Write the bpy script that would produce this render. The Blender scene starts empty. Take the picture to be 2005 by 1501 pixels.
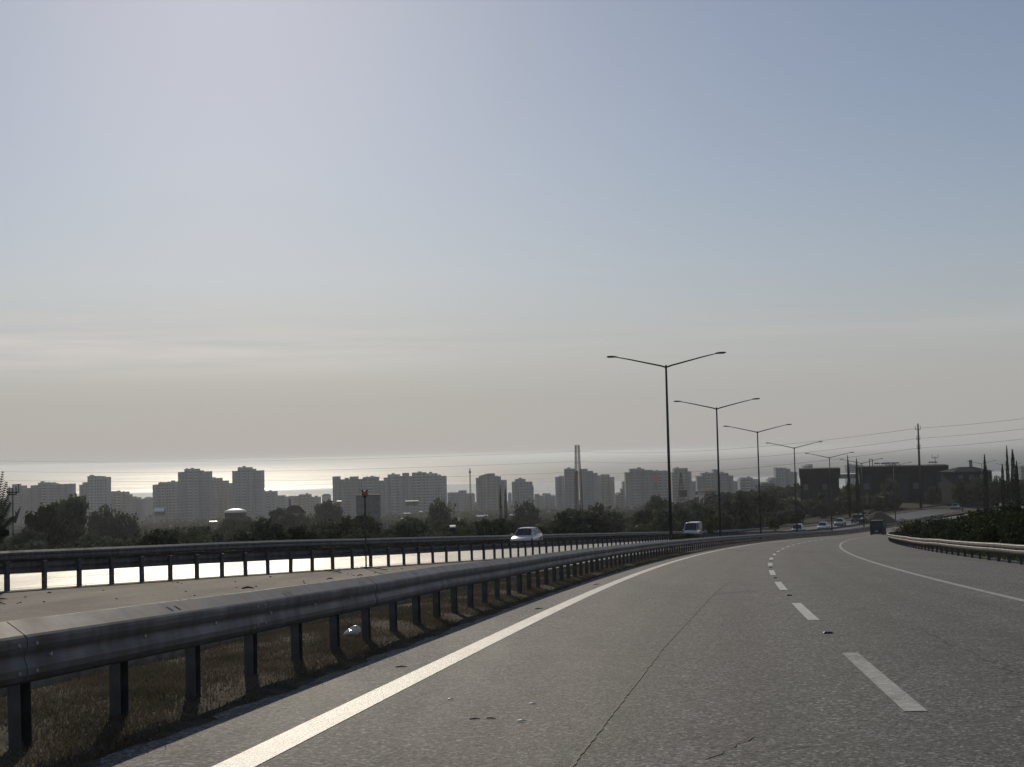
import bpy, bmesh, math, random
import numpy as np
from mathutils import Vector, Matrix
random.seed(7); np.random.seed(7)
R_ = math.radians
SC = bpy.context.scene
COL = SC.collection

# ---------------------------------------------------------------- camera
FPX = 2700.0; CX, CY = 1002.5, 750.5
ROLL = math.atan(0.0244); PITCH = math.atan((888.6 - 750.5) / FPX)
Fv = Vector((0, math.cos(PITCH), math.sin(PITCH)))
U0 = Vector((0, -math.sin(PITCH), math.cos(PITCH))); X0 = Vector((1, 0, 0))
Rv = X0 * math.cos(ROLL) - U0 * math.sin(ROLL)
Uv = U0 * math.cos(ROLL) + X0 * math.sin(ROLL)
cd = bpy.data.cameras.new('camera'); cam = bpy.data.objects.new('camera', cd); COL.objects.link(cam)
m = Matrix.Identity(4)
for i in range(3):
    m[i][0] = Rv[i]; m[i][1] = Uv[i]; m[i][2] = -Fv[i]
cam.matrix_world = m
cd.sensor_width = 36; cd.lens = 36 * FPX / 2005.0
cd.clip_start = 0.2; cd.clip_end = 60000
SC.camera = cam

# ---------------------------------------------------------------- sky, sun, exposure
SUN_AZ, SUN_EL = R_(-11.5), R_(23.5)          # azimuth clockwise from +Y
w = bpy.data.worlds.new('World'); SC.world = w; w.use_nodes = True
nt = w.node_tree; nt.nodes.clear()
out = nt.nodes.new('ShaderNodeOutputWorld'); bg = nt.nodes.new('ShaderNodeBackground')
sky = nt.nodes.new('ShaderNodeTexSky'); sky.sky_type = 'NISHITA'; sky.sun_disc = False
sky.sun_elevation = SUN_EL; sky.sun_rotation = SUN_AZ
sky.altitude = 80; sky.air_density = 1.0; sky.dust_density = 0.35; sky.ozone_density = 1.5
bg.inputs['Strength'].default_value = 0.095
# thin cirrus streaks low over the sea, all round the horizon
tc = nt.nodes.new('ShaderNodeTexCoord')
sep = nt.nodes.new('ShaderNodeSeparateXYZ'); nt.links.new(tc.outputs['Generated'], sep.inputs[0])
mp = nt.nodes.new('ShaderNodeMapping'); mp.inputs['Scale'].default_value = (3.0, 3.0, 60.0)
mp.inputs['Location'].default_value = (0.55, 0.1, 0.3)
nt.links.new(tc.outputs['Generated'], mp.inputs[0])
nz = nt.nodes.new('ShaderNodeTexNoise'); nz.inputs['Scale'].default_value = 1.6; nz.inputs['Detail'].default_value = 7; nz.inputs['Roughness'].default_value = 0.62
nt.links.new(mp.outputs[0], nz.inputs['Vector'])
cr = nt.nodes.new('ShaderNodeValToRGB'); cr.color_ramp.elements[0].position = 0.36; cr.color_ramp.elements[1].position = 0.58
nt.links.new(nz.outputs['Fac'], cr.inputs[0])
band = nt.nodes.new('ShaderNodeValToRGB')
be = band.color_ramp.elements
be[0].position = 0.055; be[0].color = (0, 0, 0, 1); be[1].position = 0.082; be[1].color = (1, 1, 1, 1)
e = be.new(0.098); e.color = (0.25, .25, .25, 1); e = be.new(0.14); e.color = (0, 0, 0, 1)
nt.links.new(sep.outputs['Z'], band.inputs[0])
mu = nt.nodes.new('ShaderNodeMath'); mu.operation = 'MULTIPLY'
nt.links.new(cr.outputs[0], mu.inputs[0]); nt.links.new(band.outputs[0], mu.inputs[1])
mxr = nt.nodes.new('ShaderNodeMapRange'); mxr.inputs['From Min'].default_value = -.02; mxr.inputs['From Max'].default_value = -.14
mxr.inputs['To Min'].default_value = .15; mxr.inputs['To Max'].default_value = .85
nt.links.new(sep.outputs['X'], mxr.inputs['Value'])
mu2 = nt.nodes.new('ShaderNodeMath'); mu2.operation = 'MULTIPLY'
nt.links.new(mu.outputs[0], mu2.inputs[0]); nt.links.new(mxr.outputs[0], mu2.inputs[1])
mixc = nt.nodes.new('ShaderNodeMixRGB'); mixc.inputs[2].default_value = (12.0, 11.3, 10.8, 1)
nt.links.new(mu2.outputs[0], mixc.inputs[0])
hs = nt.nodes.new('ShaderNodeHueSaturation'); hs.inputs['Saturation'].default_value = .92
tint = nt.nodes.new('ShaderNodeMixRGB'); tint.blend_type = 'MULTIPLY'; tint.inputs[0].default_value = 1; tint.inputs[2].default_value = (.98, 1.0, 1.09, 1)
nt.links.new(sky.outputs[0], tint.inputs[1]); nt.links.new(tint.outputs[0], hs.inputs['Color'])
# dull layer of haze over the sea that thickens towards the horizon, the same all round
hl = nt.nodes.new('ShaderNodeValToRGB'); he = hl.color_ramp.elements
he[0].position = 0.0; he[0].color = (.96,)*3+(1,); he[1].position = .9; he[1].color = (.12, .12, .12, 1)
for p_, v_ in ((.04, .88), (.08, .66), (.13, .38), (.20, .24), (.30, .17)):
    e = he.new(p_); e.color = (v_, v_, v_, 1)
nt.links.new(sep.outputs['Z'], hl.inputs[0])
mh = nt.nodes.new('ShaderNodeMixRGB'); mh.inputs[2].default_value = (7.2, 7.05, 7.0, 1)
nt.links.new(hl.outputs[0], mh.inputs[0]); nt.links.new(hs.outputs[0], mh.inputs[1])
nt.links.new(mh.outputs[0], mixc.inputs[1])
nt.links.new(mixc.outputs[0], bg.inputs[0]); nt.links.new(bg.outputs[0], out.inputs[0])

sd = bpy.data.lights.new('sun', 'SUN'); sd.energy = 4.0; sd.angle = R_(0.53); sd.color = (1.0, 0.885, 0.70)
so = bpy.data.objects.new('sun', sd); COL.objects.link(so)
sdir = Vector((math.sin(SUN_AZ) * math.cos(SUN_EL), math.cos(SUN_AZ) * math.cos(SUN_EL), math.sin(SUN_EL)))
so.rotation_euler = sdir.to_track_quat('Z', 'Y').to_euler()
SC.view_settings.view_transform = 'Standard'; SC.view_settings.look = 'None'
SC.view_settings.exposure = -0.82; SC.view_settings.gamma = 1.0
SC.view_settings.use_curve_mapping = False
SC.render.engine = 'CYCLES'
SC.cycles.use_denoising = True
SC.cycles.max_bounces = 6; SC.cycles.diffuse_bounces = 2; SC.cycles.glossy_bounces = 3
SC.cycles.volume_bounces = 0; SC.cycles.transparent_max_bounces = 8
SC.cycles.sample_clamp_indirect = 4.0
HAZE_DENSITY = 0.00011

# ---------------------------------------------------------------- small helpers
def ray(x, y):
    d = Fv + Rv * ((x - CX) / FPX) - Uv * ((y - CY) / FPX)
    return d / d.y
def at(x, y, Y): return ray(x, y) * Y
def proj(P):
    P = Vector(P); q = P.dot(Fv)
    return CX + FPX * P.dot(Rv) / q, CY - FPX * P.dot(Uv) / q

class MB:
    def __init__(s): s.v = []; s.f = []
    def add(s, vs, fs):
        n = len(s.v); s.v += [tuple(p) for p in vs]; s.f += [tuple(i + n for i in f) for f in fs]; return s
    def box(s, x0, x1, y0, y1, z0, z1):
        return s.add([(x0,y0,z0),(x1,y0,z0),(x1,y1,z0),(x0,y1,z0),(x0,y0,z1),(x1,y0,z1),(x1,y1,z1),(x0,y1,z1)],
                     [(0,3,2,1),(4,5,6,7),(0,1,5,4),(1,2,6,5),(2,3,7,6),(3,0,4,7)])
    def bar(s, a, b, r0, r1=None, n=6, cap=True):
        a, b = Vector(a), Vector(b); r1 = r0 if r1 is None else r1
        d = (b - a).normalized(); t = Vector((0,0,1)) if abs(d.z) < .95 else Vector((1,0,0))
        p = d.cross(t).normalized(); q = d.cross(p)
        vs = []
        for c, r in ((a, r0), (b, r1)):
            for i in range(n):
                an = 2*math.pi*(i+.5)/n; vs.append(c + p*(r*math.cos(an)) + q*(r*math.sin(an)))
        fs = [(i, (i+1) % n, n+(i+1) % n, n+i) for i in range(n)]
        if cap: fs += [tuple(range(n))[::-1], tuple(range(n, 2*n))]
        return s.add(vs, fs)
    def tube(s, pts, r, n=5):
        for a, b in zip(pts[:-1], pts[1:]): s.bar(a, b, r, r, n, False)
        return s
    def prism(s, poly, z0, z1):
        n = len(poly)
        return s.add([(x,y,z0) for x,y in poly] + [(x,y,z1) for x,y in poly],
              [(i,(i+1)%n,n+(i+1)%n,n+i) for i in range(n)] + [tuple(range(n))[::-1], tuple(range(n,2*n))])
    def loft(s, rings, cap=True):
        n = len(rings[0]); k = len(rings); vs = [p for r in rings for p in r]
        fs = [(j*n+i, j*n+(i+1)%n, (j+1)*n+(i+1)%n, (j+1)*n+i) for j in range(k-1) for i in range(n)]
        if cap: fs += [tuple(range(n))[::-1], tuple(range((k-1)*n, k*n))]
        return s.add(vs, fs)
    def mesh(s, name, smooth=False):
        me = bpy.data.meshes.new(name); me.from_pydata(s.v, [], s.f); me.validate()
        if smooth: me.polygons.foreach_set('use_smooth', [True]*len(me.polygons))
        me.update(); return me
    def build(s, name, mat, parent=None, smooth=False, **k):
        return link(name, s.mesh(name, smooth), mat, parent, **k)
def link(name, me, mat, parent=None, **k):
    if mat is not None and len(me.materials) == 0: me.materials.append(mat)
    o = bpy.data.objects.new(name, me); COL.objects.link(o)
    if parent is not None: o.parent = parent
    for a, b in k.items(): o[a] = b
    return o
def thing(name, label, cat, loc=(0,0,0), rz=0.0, group=None):
    o = bpy.data.objects.new(name, None); COL.objects.link(o)
    o.empty_display_size = .2
    o.location = loc; o.rotation_euler = (0,0,rz); o['label'] = label; o['category'] = cat
    if group: o['group'] = group
    return o
def tag(o, label, cat, group=None):
    o['label'] = label; o['category'] = cat
    if group: o['group'] = group
    return o
def copy_tree(o, parent=None):
    c = o.copy(); COL.objects.link(c); c.parent = parent
    for ch in KIDS(o): copy_tree(ch, c)
    return c
def KIDS(o): return list(o.children)
def npmesh(name, V, F, mat, smooth=False):
    me = bpy.data.meshes.new(name); V = np.asarray(V, np.float32); F = np.asarray(F, np.int32)
    n, k = F.shape
    me.vertices.add(len(V)); me.vertices.foreach_set('co', V.ravel())
    me.loops.add(n*k); me.loops.foreach_set('vertex_index', F.ravel())
    me.polygons.add(n); me.polygons.foreach_set('loop_start', np.arange(0, n*k, k, dtype=np.int32))
    me.polygons.foreach_set('loop_total', np.full(n, k, np.int32))
    if smooth: me.polygons.foreach_set('use_smooth', np.ones(n, bool))
    me.update(calc_edges=True)
    if mat: me.materials.append(mat)
    return me

# ---------------------------------------------------------------- materials
def mat(name, base, rough=.8, metal=0.0, noise=None, bump=None, spec=.5, coat=0.0, var=None, trans=0.0):
    """base colour; noise=(scale, colour2, detail) mixes a second colour; bump=(scale, strength, distance)"""
    m = bpy.data.materials.new(name); m.use_nodes = True; nt = m.node_tree; N = nt.nodes; L = nt.links
    b = N['Principled BSDF']; b.inputs['Roughness'].default_value = rough; b.inputs['Metallic'].default_value = metal
    b.inputs['Specular IOR Level'].default_value = spec; b.inputs['Coat Weight'].default_value = coat
    b.inputs['Base Color'].default_value = (*base, 1)
    tc = N.new('ShaderNodeTexCoord'); col = None
    if noise:
        n = N.new('ShaderNodeTexNoise'); n.inputs['Scale'].default_value = noise[0]; n.inputs['Detail'].default_value = noise[2] if len(noise) > 2 else 4
        L.new(tc.outputs['Object'], n.inputs['Vector'])
        r = N.new('ShaderNodeValToRGB'); r.color_ramp.elements[0].position = .35; r.color_ramp.elements[1].position = .68
        r.color_ramp.elements[0].color = (*base, 1); r.color_ramp.elements[1].color = (*noise[1], 1)
        L.new(n.outputs['Fac'], r.inputs[0]); col = r.outputs[0]
        L.new(col, b.inputs['Base Color'])
    if var:                                              # per-object brightness variation
        oi = N.new('ShaderNodeObjectInfo'); mr = N.new('ShaderNodeMapRange')
        mr.inputs['To Min'].default_value = 1-var; mr.inputs['To Max'].default_value = 1+var
        L.new(oi.outputs['Random'], mr.inputs['Value'])
        mx = N.new('ShaderNodeMixRGB'); mx.blend_type = 'MULTIPLY'; mx.inputs[0].default_value = 1
        if col: L.new(col, mx.inputs[1])
        else: mx.inputs[1].default_value = (*base, 1)
        L.new(mr.outputs[0], mx.inputs[2]); L.new(mx.outputs[0], b.inputs['Base Color']); col = mx.outputs[0]
    if bump:
        n = N.new('ShaderNodeTexNoise'); n.inputs['Scale'].default_value = bump[0]; n.inputs['Detail'].default_value = 5
        L.new(tc.outputs['Object'], n.inputs['Vector'])
        bp = N.new('ShaderNodeBump'); bp.inputs['Strength'].default_value = bump[1]; bp.inputs['Distance'].default_value = bump[2]
        L.new(n.outputs['Fac'], bp.inputs['Height']); L.new(bp.outputs[0], b.inputs['Normal'])
    if trans:
        t = N.new('ShaderNodeBsdfTranslucent'); ms = N.new('ShaderNodeMixShader'); ms.inputs[0].default_value = trans
        if col: L.new(col, t.inputs[0])
        else: t.inputs[0].default_value = (*base, 1)
        o = N['Material Output']; L.new(b.outputs[0], ms.inputs[1]); L.new(t.outputs[0], ms.inputs[2]); L.new(ms.outputs[0], o.inputs[0])
    return m

def asphalt(name, c0, c1, patch, rough0, rough1, grain=1.0, spec=.5, tracks=False):
    """aggregate grains (voronoi), patches and streaks, gloss variation"""
    m = bpy.data.materials.new(name); m.use_nodes = True; nt = m.node_tree; N = nt.nodes; L = nt.links
    b = N['Principled BSDF']; tc = N.new('ShaderNodeTexCoord')
    vo = N.new('ShaderNodeTexVoronoi'); vo.inputs['Scale'].default_value = 62 * grain
    nw = N.new('ShaderNodeTexNoise'); nw.inputs['Scale'].default_value = 55; nw.inputs['Detail'].default_value = 2
    L.new(tc.outputs['Object'], nw.inputs['Vector'])
    va = N.new('ShaderNodeVectorMath'); va.operation = 'MULTIPLY_ADD'; va.inputs[1].default_value = (.02, .02, .02)
    L.new(nw.outputs['Color'], va.inputs[0]); L.new(tc.outputs['Object'], va.inputs[2])
    L.new(va.outputs[0], vo.inputs['Vector'])
    sepc = N.new('ShaderNodeSeparateColor'); L.new(vo.outputs['Color'], sepc.inputs[0])
    r = N.new('ShaderNodeValToRGB'); el = r.color_ramp.elements
    el[0].position = 0; el[0].color = (*c0, 1); el[1].position = 1; el[1].color = (*c1, 1)
    e = el.new(.86); e.color = tuple(a*.6 + b_*.4 for a, b_ in zip(c0, c1)) + (1,)
    L.new(sepc.outputs[0], r.inputs[0])
    n2 = N.new('ShaderNodeTexNoise'); n2.inputs['Scale'].default_value = .35; n2.inputs['Detail'].default_value = 8; n2.inputs['Roughness'].default_value = .65
    mp = N.new('ShaderNodeMapping'); mp.inputs['Rotation'].default_value = (0, 0, R_(9)); mp.inputs['Scale'].default_value = (1.6, .25, 1)
    L.new(tc.outputs['Object'], mp.inputs[0]); L.new(mp.outputs[0], n2.inputs['Vector'])
    r2 = N.new('ShaderNodeMapRange'); r2.inputs['From Min'].default_value = .3; r2.inputs['From Max'].default_value = .7
    r2.inputs['To Min'].default_value = 1-patch; r2.inputs['To Max'].default_value = 1+patch
    L.new(n2.outputs['Fac'], r2.inputs['Value'])
    n3 = N.new('ShaderNodeTexNoise'); n3.inputs['Scale'].default_value = 2.2; n3.inputs['Detail'].default_value = 6
    L.new(tc.outputs['Object'], n3.inputs['Vector'])
    r3 = N.new('ShaderNodeMapRange'); r3.inputs['From Min'].default_value = .3; r3.inputs['From Max'].default_value = .7
    r3.inputs['To Min'].default_value = .88; r3.inputs['To Max'].default_value = 1.12
    L.new(n3.outputs['Fac'], r3.inputs['Value'])
    mm = N.new('ShaderNodeMath'); mm.operation = 'MULTIPLY'; L.new(r2.outputs[0], mm.inputs[0]); L.new(r3.outputs[0], mm.inputs[1])
    if tracks:      # polished wheel paths and the oily strip between them, broken up by noise
        uvn = N.new('ShaderNodeUVMap'); su = N.new('ShaderNodeSeparateXYZ'); L.new(uvn.outputs[0], su.inputs[0])
        nb = N.new('ShaderNodeTexNoise'); nb.inputs['Scale'].default_value = .5; nb.inputs['Detail'].default_value = 5; L.new(tc.outputs['Object'], nb.inputs['Vector'])
        off = N.new('ShaderNodeMath'); off.operation = 'MULTIPLY_ADD'; off.inputs[1].default_value = .5; L.new(nb.outputs['Fac'], off.inputs[0]); L.new(su.outputs['X'], off.inputs[2])
        mr_ = N.new('ShaderNodeMapRange'); mr_.inputs['From Min'].default_value = -4.05; mr_.inputs['From Max'].default_value = 8.2; L.new(off.outputs[0], mr_.inputs['Value'])
        tr = N.new('ShaderNodeValToRGB'); te = tr.color_ramp.elements; te[0].position = 0; te[0].color = (1.0,)*3+(1,); te[1].position = 1; te[1].color = (.95,)*3+(1,)
        for uc, v in ((-3.3, 1.0), (-2.75, .86), (-2.35, .95), (-1.95, .84), (-1.5, .97), (-1.0, .86), (-.45, 1.0), (.35, .98), (.9, .82), (1.3, .93), (1.75, .80), (2.2, .94), (2.65, .82), (3.2, .97), (5.5, .98)):
            e = te.new((uc+.25+4.05)/12.25); e.color = (v, v, v, 1)
        L.new(mr_.outputs[0], tr.inputs[0]); m2 = N.new('ShaderNodeMath'); m2.operation = 'MULTIPLY'; L.new(mm.outputs[0], m2.inputs[0]); L.new(tr.outputs[0], m2.inputs[1]); mm = m2
    mx = N.new('ShaderNodeMixRGB'); mx.blend_type = 'MULTIPLY'; mx.inputs[0].default_value = 1
    L.new(r.outputs[0], mx.inputs[1]); L.new(mm.outputs[0], mx.inputs[2]); L.new(mx.outputs[0], b.inputs['Base Color'])
    rr = N.new('ShaderNodeMapRange'); rr.inputs['From Min'].default_value = .3; rr.inputs['From Max'].default_value = .7
    rr.inputs['To Min'].default_value = rough0; rr.inputs['To Max'].default_value = rough1
    L.new(n2.outputs['Fac'], rr.inputs['Value']); L.new(rr.outputs[0], b.inputs['Roughness'])
    n4 = N.new('ShaderNodeTexNoise'); n4.inputs['Scale'].default_value = 48 * grain; n4.inputs['Detail'].default_value = 3; n4.inputs['Roughness'].default_value = .7
    L.new(tc.outputs['Object'], n4.inputs['Vector'])
    bp = N.new('ShaderNodeBump'); bp.inputs['Strength'].default_value = 1.0; bp.inputs['Distance'].default_value = .010
    L.new(n4.outputs['Fac'], bp.inputs['Height']); L.new(bp.outputs[0], b.inputs['Normal'])
    b.inputs['Specular IOR Level'].default_value = spec
    return m

M = {}
M['asphalt'] = asphalt('worn_asphalt', (.026, .026, .027), (.40, .40, .395), .24, .70, .85, .8, .2, True)
M['asphalt_opp'] = asphalt('polished_asphalt', (.05, .05, .05), (.12, .12, .118), .30, .40, .60, .8, .27)
M['median'] = asphalt('dusty_concrete', (.10, .09, .078), (.22, .20, .175), .26, .8, .95, .6, .25)
M['kerb'] = mat('kerb_concrete', (.30, .28, .25), .85, noise=(4, (.16, .15, .13), 6), bump=(30, .4, .01))
M['soil'] = mat('dry_soil', (.032, .028, .019), 1.0, spec=.1, noise=(2.6, (.10, .082, .058), 10), bump=(7, .6, .04))
M['verge'] = mat('verge_earth', (.07, .058, .04), 1.0, spec=.15, noise=(.8, (.035, .038, .02), 8), bump=(5, .7, .05))
M['terrain'] = mat('scrub_ground', (.028, .032, .016), 1.0, spec=.1, noise=(.05, (.05, .044, .026), 10), bump=(1.2, .7, .3))
M['paint'] = mat('road_paint', (.36, .36, .34), .5, noise=(9, (.56, .56, .53), 8), bump=(60, 1.0, .012), spec=.6)
M['paint_old'] = mat('worn_paint', (.22, .22, .21), .6, noise=(14, (.46, .46, .44), 10), bump=(60, .7, .006))
M['steel'] = mat('galvanised_steel', (.13, .13, .14), .5, .25, noise=(3, (.085, .085, .095), 8), bump=(10, .15, .01))
def grime(m_):
    nt = m_.node_tree; N = nt.nodes; L = nt.links; b = N['Principled BSDF']; src = b.inputs['Base Color'].links[0].from_socket
    tc = N.new('ShaderNodeTexCoord'); mp = N.new('ShaderNodeMapping'); mp.inputs['Scale'].default_value = (7, 7, .8); L.new(tc.outputs['Object'], mp.inputs[0])
    n = N.new('ShaderNodeTexNoise'); n.inputs['Scale'].default_value = 1; n.inputs['Detail'].default_value = 6; L.new(mp.outputs[0], n.inputs['Vector'])
    r = N.new('ShaderNodeValToRGB'); r.color_ramp.elements[0].position = .42; r.color_ramp.elements[1].position = .72; L.new(n.outputs['Fac'], r.inputs[0])
    mx = N.new('ShaderNodeMixRGB'); mx.inputs[2].default_value = (.075, .06, .045, 1); L.new(src, mx.inputs[1]); L.new(r.outputs[0], mx.inputs[0]); L.new(mx.outputs[0], b.inputs['Base Color'])
    n2 = N.new('ShaderNodeTexNoise'); n2.inputs['Scale'].default_value = 2.5; n2.inputs['Detail'].default_value = 4; L.new(tc.outputs['Object'], n2.inputs['Vector'])
    rr = N.new('ShaderNodeMapRange'); rr.inputs['From Min'].default_value = .3; rr.inputs['From Max'].default_value = .7; rr.inputs['To Min'].default_value = .42; rr.inputs['To Max'].default_value = .68
    L.new(n2.outputs['Fac'], rr.inputs['Value']); L.new(rr.outputs[0], b.inputs['Roughness'])
grime(M['steel'])
M['post'] = mat('rail_post_steel', (.13, .13, .14), .6, .5, noise=(5, (.07, .065, .06), 6))
M['pole'] = mat('lamp_pole_paint', (.06, .06, .065), .5, .3, noise=(2, (.04, .04, .045), 4))
M['dark'] = mat('dark_plastic', (.02, .02, .022), .55)
M['crack'] = mat('tar_joint', (.012, .012, .012), .75)
M['leaf'] = mat('dark_leaves', (.078, .090, .056), .95, var=.4, noise=(.5, (.12, .125, .075), 4), trans=.2, spec=.12)
M['leaf_olive'] = mat('olive_leaves', (.075, .088, .054), .95, var=.35, noise=(.6, (.11, .115, .065), 4), trans=.2, spec=.12)
M['leaf_yellow'] = mat('yellow_green_leaves', (.075, .085, .022), .7, var=.3, noise=(.6, (.12, .12, .035), 4), trans=.25, spec=.12)
M['cypress'] = mat('cypress_needles', (.016, .026, .012), .85, noise=(.8, (.028, .04, .018), 3), spec=.2)
M['bark'] = mat('bark', (.06, .045, .032), .9, bump=(12, .6, .02))
M['shrub'] = mat('shrub_leaves', (.040, .050, .026), .95, var=.35, noise=(1.5, (.055, .065, .024), 4), trans=.2, spec=.12)
M['drybrush'] = mat('dry_brush', (.13, .11, .065), .85, var=.3, noise=(2, (.08, .075, .04), 4), trans=.3, spec=.2)
M['grass'] = mat('dry_grass', (.17, .145, .105), .9, noise=(1.4, (.10, .09, .062), 6), trans=.22, spec=.12)
M['wallA'] = mat('pale_render', (.32, .335, .38), .85, noise=(.08, (.26, .275, .315), 5), var=.18)
M['wallB'] = mat('warm_render', (.33, .32, .33), .85, noise=(.08, (.26, .255, .27), 5), var=.18)
M['wallC'] = mat('grey_render', (.24, .255, .30), .85, noise=(.08, (.20, .215, .25), 5), var=.18)
M['winglass'] = mat('far_window_glass', (.10, .105, .115), .6)
M['slab'] = mat('balcony_slab', (.36, .35, .33), .8)
M['shed'] = mat('shed_cladding', (.028, .028, .034), .9, spec=.2, noise=(.3, (.018, .018, .022), 5))
M['shed_light'] = mat('shed_lower_wall', (.05, .05, .058), .9, spec=.2, noise=(.25, (.035, .035, .04), 5))
M['roofdark'] = mat('dark_roofing', (.035, .035, .04), .95, spec=.1)
M['tile'] = mat('clay_tile_roof', (.085, .052, .042), .95, spec=.15, noise=(1.5, (.06, .042, .036), 4))
M['wallD'] = mat('dim_blue_grey_render', (.11, .12, .15), .9, spec=.2, noise=(.3, (.08, .085, .10), 4))
M['whitemetal'] = mat('white_metal_roof', (.75, .75, .74), .3, .0)
M['fabric'] = mat('white_membrane', (.78, .77, .74), .45)
M['rubber'] = mat('tyre_rubber', (.018, .018, .018), .8)
M['rim'] = mat('alloy_rim', (.4, .4, .42), .35, .9)
M['carglass'] = mat('tinted_glass', (.012, .014, .016), .06, 0, spec=.7)
M['car_white'] = mat('white_car_paint', (.62, .62, .61), .3, 0, coat=1.0)
M['car_silver'] = mat('silver_car_paint', (.33, .34, .36), .3, .6, coat=1.0)
M['car_grey'] = mat('grey_car_paint', (.12, .125, .13), .3, .5, coat=1.0)
M['car_black'] = mat('black_car_paint', (.018, .018, .02), .25, 0, coat=1.0)
M['car_blue'] = mat('dark_blue_car_paint', (.020, .028, .075), .8, .0, spec=.2)
M['headlight'] = mat('headlight_lens', (.7, .72, .75), .1, 0)
M['taillight'] = mat('tail_light_lens', (.10, .008, .008), .25)
M['plate'] = mat('number_plate', (.7, .7, .68), .5)
M['orange'] = mat('amber_lamp_lens', (.42, .20, .10), .5, trans=.35)
M['bag'] = mat('white_plastic_bag', (.75, .77, .8), .18, trans=.25, bump=(25, .6, .02))
M['twig'] = mat('dry_twig', (.035, .028, .02), .9)
M['wire'] = mat('wire', (.05, .05, .055), .7)
M['lattice'] = mat('lattice_steel', (.03, .03, .035), 1.0, spec=.05)
M['frond'] = mat('palm_frond', (.028, .038, .016), .6, trans=.15)
M['redcloth'] = mat('faded_red_panel', (.35, .12, .10), .8)
M['bank'] = mat('cut_bank_earth', (.12, .09, .062), .95, noise=(.25, (.12, .10, .06), 8), bump=(1.5, .9, .3))

def wear(m_, amount):
    nt = m_.node_tree; N = nt.nodes; L = nt.links; b = N['Principled BSDF']; src = b.inputs['Base Color'].links[0].from_socket
    tc = N.new('ShaderNodeTexCoord')
    n = N.new('ShaderNodeTexNoise'); n.inputs['Scale'].default_value = 45; n.inputs['Detail'].default_value = 6; n.inputs['Roughness'].default_value = .7; L.new(tc.outputs['Object'], n.inputs['Vector'])
    n2 = N.new('ShaderNodeTexNoise'); n2.inputs['Scale'].default_value = 1.7; n2.inputs['Detail'].default_value = 4; L.new(tc.outputs['Object'], n2.inputs['Vector'])
    a = N.new('ShaderNodeMath'); a.operation = 'MULTIPLY_ADD'; a.inputs[1].default_value = .6; L.new(n2.outputs['Fac'], a.inputs[0]); L.new(n.outputs['Fac'], a.inputs[2])
    r = N.new('ShaderNodeMapRange'); r.inputs['From Min'].default_value = 1.0-amount; r.inputs['From Max'].default_value = 1.12-amount; L.new(a.outputs[0], r.inputs['Value'])
    mx = N.new('ShaderNodeMixRGB'); mx.inputs[2].default_value = (.07, .068, .064, 1); L.new(src, mx.inputs[1]); L.new(r.outputs[0], mx.inputs[0]); L.new(mx.outputs[0], b.inputs['Base Color'])
wear(M['paint'], .08); wear(M['paint_old'], .14)
def sea_material():
    m = bpy.data.materials.new('sea_water'); m.use_nodes = True; nt = m.node_tree; N = nt.nodes; L = nt.links
    b = N['Principled BSDF']; b.inputs['Base Color'].default_value = (.010, .022, .034, 1)
    b.inputs['IOR'].default_value = 1.33
    tc = N.new('ShaderNodeTexCoord')
    sp = N.new('ShaderNodeSeparateXYZ'); L.new(tc.outputs['Object'], sp.inputs[0])
    # wind line: calm water in the lee of the shore, ruffled water beyond about 3.9 km
    nl = N.new('ShaderNodeTexNoise'); nl.inputs['Scale'].default_value = .0016; nl.inputs['Detail'].default_value = 6
    L.new(tc.outputs['Object'], nl.inputs['Vector'])
    ad = N.new('ShaderNodeMath'); ad.operation = 'MULTIPLY_ADD'; ad.inputs[1].default_value = 420
    L.new(nl.outputs['Fac'], ad.inputs[0]); L.new(sp.outputs['Y'], ad.inputs[2])
    wl = N.new('ShaderNodeMapRange'); wl.inputs['From Min'].default_value = 3950; wl.inputs['From Max'].default_value = 4250
    L.new(ad.outputs[0], wl.inputs['Value'])
    # slicks and cat's paws: long streaks across the view
    mp = N.new('ShaderNodeMapping'); mp.inputs['Scale'].default_value = (.0006, .004, 1); L.new(tc.outputs['Object'], mp.inputs[0])
    ns = N.new('ShaderNodeTexNoise'); ns.inputs['Scale'].default_value = 1; ns.inputs['Detail'].default_value = 8; ns.inputs['Roughness'].default_value = .6
    L.new(mp.outputs[0], ns.inputs['Vector'])
    st = N.new('ShaderNodeMapRange'); st.inputs['From Min'].default_value = .35; st.inputs['From Max'].default_value = .65
    st.inputs['To Min'].default_value = -.08; st.inputs['To Max'].default_value = .06
    L.new(ns.outputs['Fac'], st.inputs['Value'])
    rr = N.new('ShaderNodeMapRange'); rr.inputs['To Min'].default_value = .17; rr.inputs['To Max'].default_value = .58
    L.new(wl.outputs[0], rr.inputs['Value'])
    ra = N.new('ShaderNodeMath'); ra.operation = 'ADD'; L.new(rr.outputs[0], ra.inputs[0]); L.new(st.outputs[0], ra.inputs[1])
    L.new(ra.outputs[0], b.inputs['Roughness'])
    mp2 = N.new('ShaderNodeMapping'); mp2.inputs['Scale'].default_value = (.05, .012, 1); L.new(tc.outputs['Object'], mp2.inputs[0])
    n2 = N.new('ShaderNodeTexNoise'); n2.inputs['Scale'].default_value = 1; n2.inputs['Detail'].default_value = 3; L.new(mp2.outputs[0], n2.inputs['Vector'])
    bp = N.new('ShaderNodeBump'); bp.inputs['Distance'].default_value = 3.0
    bs = N.new('ShaderNodeMath'); bs.operation = 'MULTIPLY'; bs.inputs[1].default_value = .5; L.new(wl.outputs[0], bs.inputs[0]); L.new(bs.outputs[0], bp.inputs['Strength'])
    L.new(n2.outputs['Fac'], bp.inputs['Height']); L.new(bp.outputs[0], b.inputs['Normal'])
    return m
M['sea'] = sea_material()
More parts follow.
